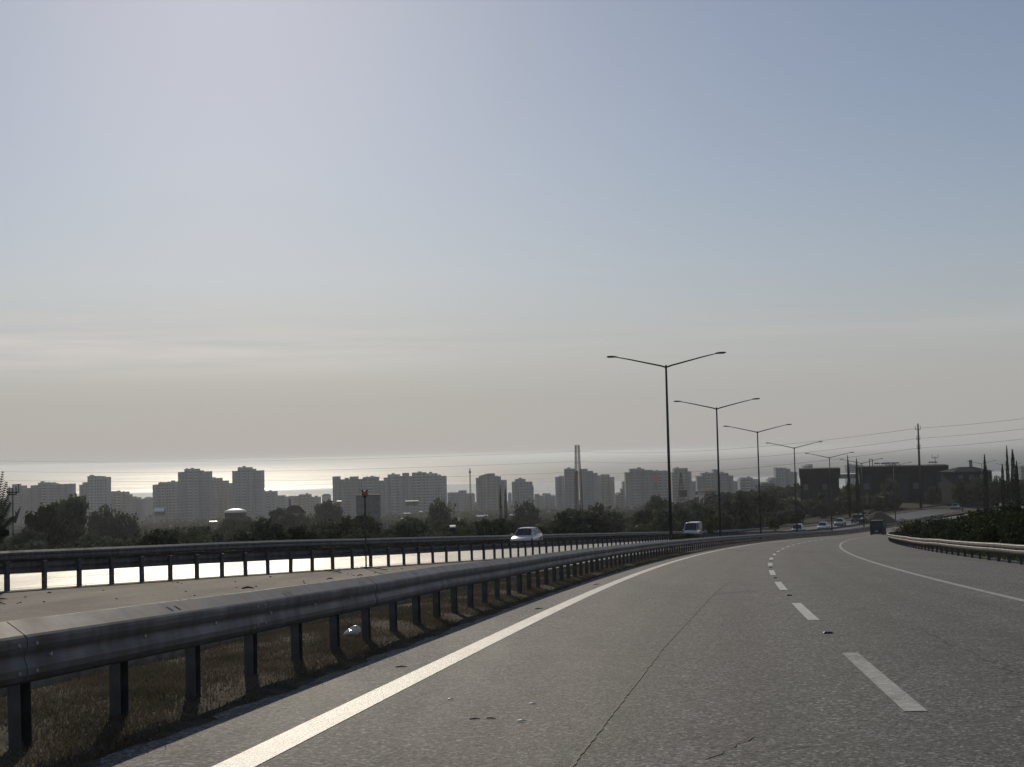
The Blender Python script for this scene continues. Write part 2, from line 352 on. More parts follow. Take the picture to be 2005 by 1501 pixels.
M['hutwall'] = mat('dim_hut_wall', (.035, .04, .03), .95, spec=.1, noise=(.5, (.05, .055, .04), 4))

# ---------------------------------------------------------------- road alignment
KY = [-40, 0, 10, 20, 30, 42, 60, 88, 113, 150, 184, 218, 251, 285, 350, 430, 600, 900]
KH = [6.5, 7.6, 8.0, 8.4, 9.1, 10, 11.2, 12.9, 14.2, 16.3, 18.6, 21, 22.8, 25.2, 30, 36, 46, 55]
YS = np.arange(-20, 700, .5)
HD = np.radians(np.interp(YS, KY, KH))
XS = np.concatenate([[0], np.cumsum(np.tan((HD[1:]+HD[:-1])/2)*.5)])
XS = XS - np.interp(9.05, YS, XS) + 2.57
SL = np.concatenate([[0], np.cumsum(.5/np.cos((HD[1:]+HD[:-1])/2))])   # arc length
S0 = float(np.interp(0, YS, SL)); SL = SL - S0
def cen(Y): return float(np.interp(Y, YS, XS)), float(np.interp(Y, YS, HD))
def Y_of_s(s): return float(np.interp(s, SL, YS))
PY = [-100, 205, 225, 250, 280, 320, 380, 460, 700]
PG = [-.0589, -.0589, -.050, -.040, -.030, -.020, -.013, -.006, 0]
GY = np.arange(-100, 900, 1.0); GG = np.interp(GY, PY, PG)
GZ = np.concatenate([[0], np.cumsum((GG[1:]+GG[:-1])/2)]); GZ = GZ - np.interp(0, GY, GZ) - 1.2
def base(Y): return np.interp(Y, GY, GZ)
U2Y = [-20, 10, 24, 32.5, 42, 50, 60, 80, 95, 700]; U2U = [-24, -21.5, -19.2, -17.7, -16.0, -14.2, -12.4, -10.9, -10.1, -10.1]
def u2(Y): return np.interp(Y, U2Y, U2U)
def u3(Y): return u2(Y) - np.interp(Y, [60, 92], [12.0, 10.7])
def lift(Y, u):
    a = u2(Y); b = u3(Y); kk = float(np.interp(Y, [38, 62], [.08, .32]))
    return np.interp(u, [0], [0]) if False else (0.0 if u > -7.3 else (.15*(u+7.3)/(a+7.3) if u > a else .15 + kk*(u-a)/(b-a) if u > b-2 else .15+kk*(b-2-a)/(b-a)))
def pt(Y, u, dz=0.0):
    x, h = cen(Y); X = x + u*math.cos(h); yy = Y - u*math.sin(h)
    return Vector((X, yy, float(base(yy)) + lift(Y, u) + dz))
def Y_for_px(x, u):
    lo, hi = 20., 600.
    Ys = np.linspace(25, 600, 2400); xs = np.array([proj(pt(q, u))[0] for q in Ys])
    return float(Ys[np.argmin(abs(xs-x))])
def sheet(name, us, Y0, Y1, step, material, dz=0.0, parent=None, rough=0.0, **k):
    """a strip of ground between lateral offsets us (numbers or functions of Y)"""
    Ys = []; y = Y0
    while y < Y1: Ys.append(y); y += step*(1 + max(0, y-60)/60)
    Ys.append(Y1); V = []; F = []; n = len(us)
    for y in Ys:
        for u in us:
            uu = u(y) if callable(u) else u
            d = dz(y, uu) if callable(dz) else dz
            V.append(pt(y, uu, d + (random.uniform(-rough, rough) if rough else 0)))
    for j in range(len(Ys)-1):
        for i in range(n-1): F.append((j*n+i, j*n+i+1, (j+1)*n+i+1, (j+1)*n+i))
    mb = MB(); mb.add(V, F); o = mb.build(name, material, parent, smooth=True, **k)
    uv = o.data.uv_layers.new(name='UVMap'); vi = np.empty(len(o.data.loops), np.int32); o.data.loops.foreach_get('vertex_index', vi)
    uu_ = np.array([((u(y) if callable(u) else u), y) for y in Ys for u in us], np.float32)
    uv.data.foreach_set('uv', uu_[vi].ravel()); return o

# ---------------------------------------------------------------- terrain
TLr = [0, 50, 100, 200, 300, 450, 600, 1000, 1500, 2000, 2350, 2500, 4000]; TLz = [-4, -6.5, -9, -15, -20, -27, -34, -48, -64, -74, -79.5, -84, -86]
TRr = [0, 100, 200, 300, 480, 600, 800, 1200, 1500, 2000, 2350, 2500, 4000]; TRz = [-1, -6.5, -13, -17, -18.5, -21, -31, -50, -62, -73, -79.5, -84, -86]
NXg, NYg = 96, 96
GRN = np.random.rand(NXg, NYg)
def vnoise(x, y):
    x = np.mod(x, NXg); y = np.mod(y, NYg); xi = np.floor(x).astype(int) % NXg; yi = np.floor(y).astype(int) % NYg
    fx = x-np.floor(x); fy = y-np.floor(y); fx = fx*fx*(3-2*fx); fy = fy*fy*(3-2*fy); x1 = (xi+1) % NXg; y1 = (yi+1) % NYg
    return (GRN[xi,yi]*(1-fx)+GRN[x1,yi]*fx)*(1-fy)+(GRN[xi,y1]*(1-fx)+GRN[x1,y1]*fx)*fy
CPX = XS[::4]; CPY = YS[::4]; CPH = HD[::4]
def terr(X, Y, sink=.35):
    X = np.atleast_1d(np.asarray(X, float)); Y = np.atleast_1d(np.asarray(Y, float))
    r = np.hypot(X, Y); az = np.degrees(np.arctan2(X, Y))
    t = np.clip((az-3)/8, 0, 1); t = t*t*(3-2*t)
    z = np.interp(r, TLr, TLz)*(1-t) + np.interp(r, TRr, TRz)*t
    z = z + (vnoise(X/60+11, Y/60+5)-.5)*np.clip(r/150, 0, 1)*2.2 + (vnoise(X/17, Y/17)-.5)*.8
    U = np.empty_like(X); PYr = np.empty_like(X); D = np.empty_like(X)
    for a in range(0, len(X), 4000):
        b = slice(a, a+4000)
        d2 = (X[b,None]-CPX)**2 + (Y[b,None]-CPY)**2; k = np.argmin(d2, 1)
        U[b] = (X[b]-CPX[k])*np.cos(CPH[k]) - (Y[b]-CPY[k])*np.sin(CPH[k]); PYr[b] = CPY[k]; D[b] = np.sqrt(d2[np.arange(len(k)), k])
    cz = base(Y) + np.where(U < -7.3, np.clip((-7.3-U)/20, 0, 1)*.35, 0) - sink
    lo = u3(PYr)-3; ro = 10.5
    out = np.where(U < lo, lo-U, np.where(U > ro, U-ro, 0))
    out = np.where((D > abs(U)+6), 200, out)
    wd = np.where(U < lo, 16., 22.)
    k = np.clip(out/wd, 0, 1); k = k*k*(3-2*k)
    hump = np.where(U > ro, np.clip(out/4, 0, 1)*.5, 0)
    return cz*(1-k) + z*k + hump*(1-k), U, out
rs = [2.5]
while rs[-1] < 2600: rs.append(rs[-1]*1.022 + .05)
rs = np.array(rs + [3200, 4200])
ths = np.radians(np.concatenate([np.arange(-180, -40, 4), np.arange(-40, 45, .35), np.arange(45, 180, 4)]))
RR, TT = np.meshgrid(rs, ths, indexing='ij'); XX = (RR*np.sin(TT)).ravel(); YY = (RR*np.cos(TT)).ravel()
ZZ, _, _ = terr(XX, YY)
ZZ = np.where((YY < -5), base(YY)*0 - 1.6, ZZ) if False else ZZ
nr, ntt = len(rs), len(ths)
idx = np.arange(nr*ntt).reshape(nr, ntt); nx = np.roll(idx, -1, 1)
F = np.stack([idx[:-1].ravel(), nx[:-1].ravel(), nx[1:].ravel(), idx[1:].ravel()], 1)[:, ::-1]
V = np.stack([XX, YY, ZZ], 1)
c = len(V); V = np.vstack([V, [[0, 0, -1.6]]])
Fc = np.stack([np.full(ntt, c), idx[0], np.roll(idx[0], -1)], 1)
me = bpy.data.meshes.new('terrain')
me.from_pydata(V.tolist(), [], F.tolist() + Fc[:, ::-1].tolist()); me.update()
me.polygons.foreach_set('use_smooth', np.ones(len(me.polygons), bool))
link('terrain', me, M['terrain'], kind='structure')
# sea
mb = MB(); SZ = -80
mb.add([(-32000, -2000, SZ), (32000, -2000, SZ), (32000, 33000, SZ), (-32000, 33000, SZ)], [(0,1,2,3)])
mb.build('sea', M['sea'], kind='structure')

# ---------------------------------------------------------------- road sheets
YB, YE = -15, 560
sheet('road', [-4.78, -3, -1, 1, 3, 5, 7.9], YB, YE, 2.0, M['asphalt'], kind='structure')
sheet('verge_right', [7.75, 8.6, 10, 12.5], YB, YE, 2.0, M['verge'], dz=lambda y, u: -.02 + .05*(u-7.75), rough=.02, kind='structure')
sheet('grass_strip', [-6.98, -6.6, -6.2, -5.6, -5.1, -4.85, -4.66], YB, 330, .35, M['soil'],
      dz=lambda y, u: (.075*math.sin(min(1, max(0, (u+6.98)/2.3))*math.pi)+.02*math.sin(y*2.1+u*3)*math.sin(y*.77) + .004) if u < -4.7 else -.006+.012*(math.sin(y*3.1)+math.sin(y*7.3))*.5, kind='structure')
sheet('median_paving', [lambda y: u2(y)-.25, lambda y: (u2(y)*.6-7.10*.4), -9.4 , -7.10], YB, 78, 1.5, M['median'], dz=.03, kind='structure')
sheet('median_ground', [lambda y: u2(y)-.25, -8.8, -7.10], 78, YE, 2, M['verge'], dz=.03, rough=.03, kind='structure')
sheet('opposite_road', [lambda y: u3(y)+.9, lambda y: (u2(y)+u3(y))/2, lambda y: u2(y)-.24], YB, YE, 2.0, M['asphalt_opp'], dz=.026, kind='structure')
sheet('verge_left', [lambda y: u3(y)-3.6, lambda y: u3(y)-1.5, lambda y: u3(y)+.91], YB, YE, 2.0, M['verge'], dz=.03, rough=.02, kind='structure')
# kerb between the grass strip and the median paving
mbk = MB(); prev = None; y = YB
ks = []
while y < 240:
    ks.append(y); y += 1.0*(1+max(0, y-60)/40)
rings = [[pt(y, -7.10, -.1), pt(y, -6.95, -.1), pt(y, -6.95, .095), pt(y, -6.975, .115), pt(y, -7.10, .115)] for y in ks]
mbk.loft(rings).build('kerb', M['kerb'], kind='structure')
# painted lines
def stripe(u0, u1, Y0, Y1, step, m_, name='lane_marking', dz=.004, ragged=0.0):
    return sheet(name, [u0, u1], Y0, Y1, step, m_, dz=dz, kind='structure')
stripe(-3.98, -3.74, YB, 420, 2, M['paint'], 'edge_line')
stripe(3.38, 3.52, YB, 420, 2, M['paint_old'], 'edge_line')
k = 0
for i in range(-1, 32):
    y0 = 9.05 + 9.2*i*(1 if i < 8 else 1)
    if y0 > 260: break
    sheet('lane_marking', [-.075, .075], y0, y0+4.3, 1.0, M['paint'] if i > 0 else M['paint_old'], dz=.004, kind='structure')
for uu in (-3.6, 0.0):
    sheet('edge_line', [lambda y, q=uu: u2(y)-1.1 if q else u3(y)+1.7, lambda y, q=uu: u2(y)-.95 if q else u3(y)+1.85], YB, 420, 2, M['paint_old'], dz=.031, kind='structure')
for i in range(0, 30):
    y0 = 30 + 9.2*i
    sheet('lane_marking', [lambda y: (u2(y)+u3(y))/2-.07, lambda y: (u2(y)+u3(y))/2+.07], y0, y0+4.3, 2.0, M['paint_old'], dz=.031, kind='structure')
# the long construction joint that has opened in the left lane, plus crazed cracks
def crack(pts, wd, jag, name='road_crack', seed=1):
    rnd = random.Random(seed); P = []
    for a, b in zip(pts[:-1], pts[1:]):
        n = max(2, int((Vector(b)-Vector(a)).length/.09))
        for i in range(n):
            t = i/n; P.append((a[0]+(b[0]-a[0])*t + rnd.gauss(0, jag), a[1]+(b[1]-a[1])*t))
    P.append(pts[-1]); V = []; F = []
    for i, (x, y) in enumerate(P):
        a = P[max(0, i-1)]; b = P[min(len(P)-1, i+1)]
        d = Vector((b[0]-a[0], b[1]-a[1])).normalized(); ww = wd*rnd.uniform(.35, 1.4)/2*(1 if 0 < i < len(P)-1 else .1)
        for s in (-1, 1):
            X = x - s*d.y*ww; Yq = y + s*d.x*ww; V.append((X, Yq, float(base(Yq))+.0045))
    for i in range(len(P)-1): F.append((2*i, 2*i+1, 2*i+3, 2*i+2))
    return MB().add(V, F).build(name, M['crack'], kind='structure')
crack([(.0, 5), (.26, 7.24), (.62, 9.32), (1.51, 14.49), (3.66, 26.0), (5.1, 33.1)], .020, .0022, seed=3)
def g(x, y):
    d = ray(x, y); t = -1.2/(d.z+.0589); return (d.x*t, d.y*t)
crack([g(1378, 1490), g(1410, 1476), g(1440, 1462), g(1480, 1440)], .012, .012, seed=5)
crack([g(1500, 1468), g(1560, 1464), g(1600, 1459)], .012, .012, seed=6)
crack([g(1560, 1156), g(1480, 1156), g(1400, 1163)], .05, .01, seed=7)
crack([g(1405, 1072), g(1450, 1078)], .12, .01, seed=8)
crack([g(1785, 1233), g(1806, 1236), g(1830, 1245), g(1850, 1254), g(1868, 1265)], .014, .03, seed=9)
crack([g(1905, 1275), g(1925, 1290), g(1945, 1300)], .010, .03, seed=10)
crack([g(1965, 1300), g(1980, 1320), g(2000, 1312)], .012, .03, seed=11)
crack([g(1710, 1414), g(1760, 1412), g(1800, 1410)], .01, .01, seed=12)
# reflective studs in the gaps of the lane line
smb = MB(); smb.loft([[(-.055,-.05,0),(.055,-.05,0),(.055,.05,0),(-.055,.05,0)], [(-.055,-.05,.006),(.055,-.05,.006),(.055,.05,.006),(-.055,.05,.006)], [(-.04,-.025,.022),(.04,-.025,.022),(.04,.025,.022),(-.04,.025,.022)]])
sme = smb.mesh('road_stud')
ordn = ['closest to the camera', 'second from the camera', 'third from the camera', 'fourth from the camera', 'fifth from the camera', 'sixth from the camera', 'seventh from the camera', 'eighth from the camera']
for i in range(7):
    yq = 15.9 + 9.2*i; o = link('road_stud', sme, M['dark']); o.location = pt(yq, 0, .001); o.rotation_euler = (0, 0, -cen(yq)[1])
    tag(o, 'dark raised road stud between the lane dashes, %s' % ordn[i], 'road stud', 'road studs along the lane line')

# ---------------------------------------------------------------- guardrails
PROF_W = [(0, .355), (.03, .350), (.074, .334), (.083, .322), (.083, .245), (.066, .215), (.024, .190), (.016, .182), (.022, .174), (.070, .160), (.083, .148), (.083, .080), (.066, .050), (.012, .006), (0, 0)]
PROF_OLD = [(0, .355), (.024, .345), (.050, .325), (.070, .298), (.081, .265), (.083, .225), (.078, .198), (.070, .178), (.068, .160), (.071, .145), (.079, .125), (.083, .100), (.081, .065), (.066, .035), (.030, .008), (0, 0)]
PROF = [(0, .355), (.104, .281), (.116, .268), (.120, .248), (.120, .215), (.112, .192), (.102, .172), (.100, .160), (.102, .146), (.112, .122), (.120, .098), (.118, .060), (.100, .028), (.040, .004), (0, 0)]
def guardrail(label, ufun, Ya, Yb, face, near_posts, post_len=.47, spacing=1.333, pw=.12, group=None, zrail=.435, stuff_after=None, wob=.0, prof=PROF):
    """W-beam guardrail; face=+1 turns the beam towards larger u. Beams, posts and spacers are parts."""
    mid = Ya
    root = thing('guardrail', label, 'guardrail', pt(Ya, ufun(Ya)), 0)
    o0 = Vector(root.location)
    rnd = random.Random(int(Ya*7+face))
    s0 = float(np.interp(Ya, YS, SL)); s1 = float(np.interp(Yb, YS, SL))
    # beams, 4 m each
    s = s0; k = 0; far = MB()
    j0 = 0.0
    while s < s1:
        e = min(s + 4.0, s1); j1 = rnd.uniform(-wob, wob); mb = MB() if k < 70 else far
        n = 5 if s < 80 else 2; rings = []
        for i in range(n):
            t = i/(n-1); y = Y_of_s(s + (e + .06 - s)*t); u = ufun(y); P = pt(y, u); x, h = cen(y)
            h2 = math.atan2(cen(y+.5)[0]+ufun(y+.5)*math.cos(h)-cen(y-.5)[0]-ufun(y-.5)*math.cos(h), 1.0)
            nv = Vector((math.cos(h2), -math.sin(h2), 0))*face; dz = zrail + j0*(1-t)+j1*t
            # consecutive beams lap: alternate ones sit 3 mm proud
            pr = .070 + (.003 if k % 2 else 0); th = .004
            outer = [P + nv*(pr+a) + Vector((0,0,dz+b)) - o0 for a, b in prof]
            inner = [P + nv*(pr+a-th) + Vector((0,0,dz+b)) - o0 for a, b in prof[::-1]]
            rings.append(outer + inner)
        mb.loft(rings)
        if k < 70: mb.build('beam', M['steel'], root)
        j0 = j1; s = e; k += 1
    if far.f: far.build('beam', M['steel'], root, kind='stuff')
    # posts with spacer blocks
    pm = MB(); c = pw/2
    t = .006
    for (x0, x1, y0, y1) in ((-c, c, -.0475, -.0475+t), (-c, -c+t, -.0475+t, .03), (c-t, c, -.0475+t, .03)):   # C section
        pm.box(x0, x1, y0, y1, -.12, zrail+.29)
    pm.box(-c+t, c-t, -.0475+t, .02, zrail+.27, zrail+.275)
    pme = pm.mesh('post'); pme.materials.append(M['post'])
    bm = MB().box(-.05, .05, .031, .068, zrail+.06, zrail+.25); bm.bar((0, .155, zrail+.156), (0, .066, zrail+.156), .014, n=6)
    bme = bm.mesh('spacer'); bme.materials.append(M['post'])
    s = s0 + .3; k = 0; rest = MB()
    while s < s1:
        y = Y_of_s(s); u = ufun(y); P = pt(y, u); h = cen(y)[1]
        h2 = math.atan2(cen(y+.5)[0]+ufun(y+.5)*math.cos(h)-cen(y-.5)[0]-ufun(y-.5)*math.cos(h), 1.0)
        rz = -h2 - math.pi/2 if face > 0 else -h2 + math.pi/2
        if k < near_posts:
            o = link('post', pme, None, root); o.location = P - o0; o.rotation_euler = (rnd.gauss(0, .012), rnd.gauss(0, .012), rz+rnd.gauss(0, .05))
            q = link('spacer', bme, None, o)
        else:
            cz, sz = math.cos(rz), math.sin(rz)
            rest.add([(P.x-o0.x+vx*cz-vy*sz, P.y-o0.y+vx*sz+vy*cz, P.z-o0.z+vz) for vx, vy, vz in pm.v[:8]], pm.f[:6])
        s += spacing; k += 1
    if rest.f: rest.build('post', M['post'], root, kind='stuff')
    if near_posts > 60 and face > 0:
        bo = MB().bar((0, 0, 0), (0, .012, 0), .017, .013, 6).mesh('bolt'); bo.materials.append(M['rim'])
        for k2 in range(34):
            y = Y_of_s(s0 + .3 + 1.333*k2); u = ufun(y); P = pt(y, u); h = cen(y)[1]; nv = Vector((math.cos(h), -math.sin(h), 0))
            b_ = link('bolt', bo, None, root); b_.location = P + nv*(.07+.1015) + Vector((0, 0, zrail+.16)) - o0; b_.rotation_euler = (0, 0, -h-math.pi/2)
            if k2 % 3 == 1:
                for dq, dz_ in ((-.10, .235), (.10, .235), (-.10, .085), (.10, .085)):
                    y = Y_of_s(s0 + 4*(k2//3+1) + dq); P = pt(y, ufun(y)); b_ = link('bolt', bo, None, root); b_.scale = (.8, .8, .8)
                    b_.location = P + nv*(.07+.121) + Vector((0, 0, zrail+dz_)) - o0; b_.rotation_euler = (0, 0, -h-math.pi/2)
    # slotted splice holes on the sloping top flank
    if face > 0 and ufun(20) < 0 and near_posts > 60:
        sl = MB(); s = s0+.9
        while s < s0+70:
            for dq in (-.07, .07):
                y = Y_of_s(s+dq); P = pt(y, ufun(y)); h = cen(y)[1]; nv = Vector((math.cos(h), -math.sin(h), 0)); tv = Vector((math.sin(h), math.cos(h), -.0589*math.cos(h)))
                A = P + nv*(.07+.045) + Vector((0,0,zrail+.3285)) - o0; B = P + nv*(.07+.085) + Vector((0,0,zrail+.3005)) - o0
                sl.add([A-tv*.018, A+tv*.012, B+tv*.036, B+tv*.006], [(0,1,2,3)])
            s += 2.667
        sl.build('slot', M['crack'], root, kind='stuff')
    return root
guardrail('long grey W-beam guardrail on close posts beside the near solid white line', lambda y: -5.22, 3.0, 330, 1, 215, wob=.008)
guardrail('steel guardrail across the pale median, seen from behind its posts, bright road showing beneath', lambda y: float(u2(y)), 22, 300, -1, 110, wob=.01)
guardrail('far steel guardrail on the outer edge of the opposite carriageway below the orchard', lambda y: float(u3(y)), 30, 420, 1, 75, spacing=2.0, wob=.012)
guardrail('guardrail with two bright ridges on the right shoulder in front of dark shrubs', lambda y: 7.2, 2, 330, -1, 90, spacing=2.0, wob=.02, prof=[(a, b*.87) for a, b in PROF_W], zrail=.29)

# ---------------------------------------------------------------- dry grass, weeds and litter on the strip
def blades(name, n, region, hmin, hmax, wmin, wmax, material, seed, clump=0.55, zoff=0.02):
    rnd = np.random.RandomState(seed); P = region(rnd, n); n = len(P)
    a = rnd.rand(n)*6.283; h = hmin + (hmax-hmin)*rnd.rand(n)**2; ww = wmin+(wmax-wmin)*rnd.rand(n)
    lean = rnd.normal(0, .45, (n, 2))*h[:, None]
    dx = np.cos(a)*ww/2; dy = np.sin(a)*ww/2
    V = np.empty((n, 3, 3)); V[:, 0] = P - np.stack([dx, dy, 0*dx], 1); V[:, 1] = P + np.stack([dx, dy, 0*dx], 1)
    V[:, 2] = P + np.stack([lean[:, 0], lean[:, 1], h], 1)
    me = npmesh(name, V.reshape(-1, 3), np.arange(3*n).reshape(n, 3), material)
    return link(name, me, None, kind='stuff')
def strip_region(rnd, n):
    Y = 6 + (rnd.rand(n)**1.6)*70; u = -4.76 - 2.18*rnd.rand(n)
    d = np.sin(Y*1.9+u*4)+np.sin(Y*.63-u*2.3)+rnd.normal(0, .6, n)
    k = (d > -1.1); Y = Y[k]; u = u[k]
    X = np.interp(Y, YS, XS); H = np.interp(Y, YS, HD); yy = Y-u*np.sin(H)
    return np.stack([X+u*np.cos(H), yy, base(yy)+.075*np.sin(np.clip((u+6.98)/2.3, 0, 1)*np.pi)-.005], 1)
blades('grass', 300000, strip_region, .015, .075, .005, .014, M['grass'], 1)
def strip_tall(rnd, n):
    Y = 22 + rnd.rand(n)*180; u = -5.4 - 1.1*rnd.rand(n)
    cl = np.sin(Y*.9)+np.sin(Y*.31+2)+rnd.normal(0, .3, n); k = cl > .9; Y = Y[k]; u = u[k]
    X = np.interp(Y, YS, XS); H = np.interp(Y, YS, HD); yy = Y-u*np.sin(H)
    return np.stack([X+u*np.cos(H), yy, base(yy)+.075*np.sin(np.clip((u+6.98)/2.3, 0, 1)*np.pi)-.005], 1)
blades('grass', 7000, strip_tall, .06, .26, .005, .012, M['shrub'], 2)
def rv_region(rnd, n):
    Y = 25 + rnd.rand(n)**1.3*220; u = 7.7 + 5*rnd.rand(n)**1.2
    X = np.interp(Y, YS, XS); H = np.interp(Y, YS, HD); yy = Y-u*np.sin(H)
    return np.stack([X+u*np.cos(H), yy, base(yy)+.0], 1)
blades('weeds', 14000, rv_region, .08, .40, .01, .03, M['drybrush'], 3)
blades('weeds', 26000, rv_region, .08, .50, .01, .03, M['shrub'], 4)

# ---------------------------------------------------------------- vegetation builders
def crown(name, R, H, n, leaf, material, seed, zc=None, shape='round', core=True, gaps=.18):
    rnd = np.random.RandomState(seed)
    # clumps on an uneven ellipsoid, cards spread through each clump
    nc = max(14, int(n/60)); cen_ = []
    while len(cen_) < nc:
        p = rnd.uniform(-1, 1, 3)
        q = np.linalg.norm(p)
        if q < 1 and q > .25: cen_.append(p)
    cen_ = np.array(cen_)
    if shape == 'round': sc = np.array([R, R, H/2])
    cen_ = cen_*sc*.82; rad = rnd.uniform(.20, .42, nc)*R
    ci = rnd.randint(0, nc, n); d = rnd.normal(0, 1, (n, 3)); d /= np.linalg.norm(d, axis=1)[:, None]
    P = cen_[ci] + d*(rad[ci]*rnd.rand(n)**.35)[:, None]*np.array([1, 1, .8])
    P[:, 2] += (zc if zc is not None else H/2)
    nrm = d + rnd.normal(0, .5, (n, 3)); nrm /= np.linalg.norm(nrm, axis=1)[:, None]
    t = np.cross(nrm, rnd.normal(0, 1, (n, 3))); t /= np.linalg.norm(t, axis=1)[:, None]; b = np.cross(nrm, t)
    s = leaf*rnd.uniform(.5, 1.3, n)[:, None]
    V = np.stack([P-t*s, P-b*s*.6, P+t*s, P+b*s*.6], 1).reshape(-1, 3); F = np.arange(4*n).reshape(n, 4)
    return npmesh(name, V, F, material)
def trunk(H, r, seed, spread=1.5, nb=5):
    rnd = random.Random(seed); mb = MB(); p = Vector((0, 0, -.6)); 
    top = Vector((rnd.uniform(-.2, .2), rnd.uniform(-.2, .2), H))
    mb.bar(p, top, r, r*.6, 7)
    for i in range(nb):
        a = rnd.uniform(0, 6.28); st = top*rnd.uniform(.6, 1)
        e = top + Vector((math.cos(a)*spread, math.sin(a)*spread, rnd.uniform(.5, 1.3)*spread))
        mid = (st+e)/2 + Vector((0, 0, -.15*spread)); mb.bar(st, mid, r*.5, r*.35, 5); mb.bar(mid, e, r*.35, r*.12, 5)
    me = mb.mesh('trunk'); me.materials.append(M['bark']); return me
KIND = {}
for i in range(4):
    KIND['dark', i] = (crown('crown', 3.4+.3*i, 5.6, 2400, .34, M['leaf'], 10+i, zc=4.2), trunk(2.2, .22, i))
    KIND['olive', i] = (crown('crown', 2.6+.2*i, 4.0, 1700, .26, M['leaf_olive'], 20+i, zc=3.1), trunk(1.5, .2, 10+i))
for i in range(2):
    KIND['yellow', i] = (crown('crown', 2.6, 4.2, 1700, .27, M['leaf_yellow'], 30+i, zc=3.2), trunk(1.6, .18, 20+i))
def tree(name, label, X, Y, kind, var, s=1.0, sz=None, group=None, z=None):
    z = float(terr(X, Y)[0][0])+.3 if z is None else z
    o = thing(name, label, 'tree', (X, Y, z), random.uniform(0, 6.28), group)
    o.scale = (s, s, sz or s)
    cm, tm = KIND[kind, var]
    link('crown', cm, None, o); link('trunk', tm, None, o)
    return o
def cypress_mesh(H, R, seed, n=1500):
    rnd = np.random.RandomState(seed); t = rnd.rand(n)
    prof = np.interp(t, [0, .08, .3, .6, .85, 1], [.5, .9, 1, .8, .42, .05])
    a = rnd.rand(n)*6.283; rr = R*prof*(rnd.rand(n)**.3)*(1+.25*np.sin(a*3+t*9))
    P = np.stack([np.cos(a)*rr, np.sin(a)*rr, t*H+.5], 1)
    d = np.stack([np.cos(a)*.35, np.sin(a)*.35, np.ones(n)], 1)+rnd.normal(0, .2, (n, 3)); d /= np.linalg.norm(d, axis=1)[:, None]
    b = np.cross(d, rnd.normal(0, 1, (n, 3))); b /= np.linalg.norm(b, axis=1)[:, None]
    s = rnd.uniform(.25, .6, n)[:, None]*H/12
    V = np.stack([P-d*s*.5, P-b*s*.28, P+d*s, P+b*s*.28], 1).reshape(-1, 3)
    return npmesh('crown', V, np.arange(4*n).reshape(n, 4), M['cypress'])
def place_px(x, Yd):
    r = ray(x, 900); return r.x*Yd, Yd
def tree_at(name, label, x, ytop, Yd, kind, var, Hm, group=None):
    X, Y = place_px(x, Yd); z = float(terr(X, Y)[0][0])+.2
    need = at(x, ytop, Yd).z - z
    s = max(.4, need/Hm)
    return tree(name, label, X, Y, kind, var, min(s*.72, 1.5), s, group, z)
HD_ = 7.2
# named trees
tree_at('broadleaf_tree', 'big rounded tree rising before the leftmost tower blocks, with a taller left crown', 128, 962, 230, 'dark', 0, HD_)
tree_at('broadleaf_tree', 'lower bushy tree left of the big rounded tree, by the utility pole', 88, 984, 215, 'dark', 1, HD_)
tree_at('broadleaf_tree', 'dark lone tree between the stepped block and the white roofed hut, leaning left', 208, 986, 330, 'dark', 2, HD_)
tree_at('broadleaf_tree', 'low dark tree right of the lone tree under the low grey block', 240, 1003, 330, 'dark', 3, HD_)
tree_at('broadleaf_tree', 'broad dark tree just right of the orange lamp pole, before the long block', 860, 974, 380, 'dark', 2, HD_)
tree_at('broadleaf_tree', 'dark tree topping the grove at the foot of the lattice tower', 1030, 980, 400, 'dark', 3, HD_)
tree_at('broadleaf_tree', 'round dark tree standing up beside the nearest lamp pole, on its left', 1283, 966, 330, 'dark', 1, HD_)
tree_at('broadleaf_tree', 'yellow green round tree in the grove left of the nearest lamp pole', 1104, 1004, 240, 'yellow', 0, 5.4)
tree_at('broadleaf_tree', 'yellow green tree behind the white van, near the second lamp pole', 1390, 1006, 190, 'yellow', 1, 5.4)
tree_at('broadleaf_tree', 'dark green bush tree with pale top right of the third lamp pole foot', 1512, 1012, 235, 'yellow', 0, 5.4)
tree_at('broadleaf_tree', 'dull dark tree left of the hipped roof house near the left cluster', 540, 990, 420, 'dark', 0, HD_)
tree_at('broadleaf_tree', 'feathery dark tree between the red roofed house and the square grey block', 640, 976, 470, 'dark', 1, HD_)
tree_at('broadleaf_tree', 'dark low tree in front of the left wall of the red-brown hipped house', 562, 1000, 375, 'dark', 1, HD_)
tree_at('broadleaf_tree', 'dark low tree in front of the right wall of the red-brown hipped house', 588, 1003, 380, 'dark', 3, HD_)
tree_at('broadleaf_tree', 'olive toned tree in front of the white dome, on its left', 447, 1009, 400, 'olive', 1, 5.2)
tree_at('broadleaf_tree', 'olive toned tree in front of the white dome, on its right', 478, 1009, 390, 'olive', 2, 5.2)
tree_at('broadleaf_tree', 'dark round tree in front of the long warehouse, at its left part', 1742, 934, 400, 'dark', 2, HD_)
tree_at('broadleaf_tree', 'dark tree before the right end of the long warehouse', 1822, 950, 395, 'dark', 0, HD_)
tree_at('broadleaf_tree', 'dark tree hiding the left wall of the hipped-roof house', 1880, 938, 370, 'dark', 1, HD_)
tree_at('broadleaf_tree', 'dark tree just left of the solitary bent cypress', 1912, 934, 365, 'dark', 3, HD_)
tree_at('broadleaf_tree', 'broad dark tree between the solitary cypress and the clump at the right edge', 1948, 930, 350, 'dark', 2, HD_)
tree_at('broadleaf_tree', 'dark tree at the very right edge behind the cypress clump', 2002, 935, 345, 'dark', 0, HD_)
cm0 = cypress_mesh(12, 1.1, 1); cm1 = cypress_mesh(12, 1.3, 2); ctk = trunk(3, .16, 5, .3, 0)
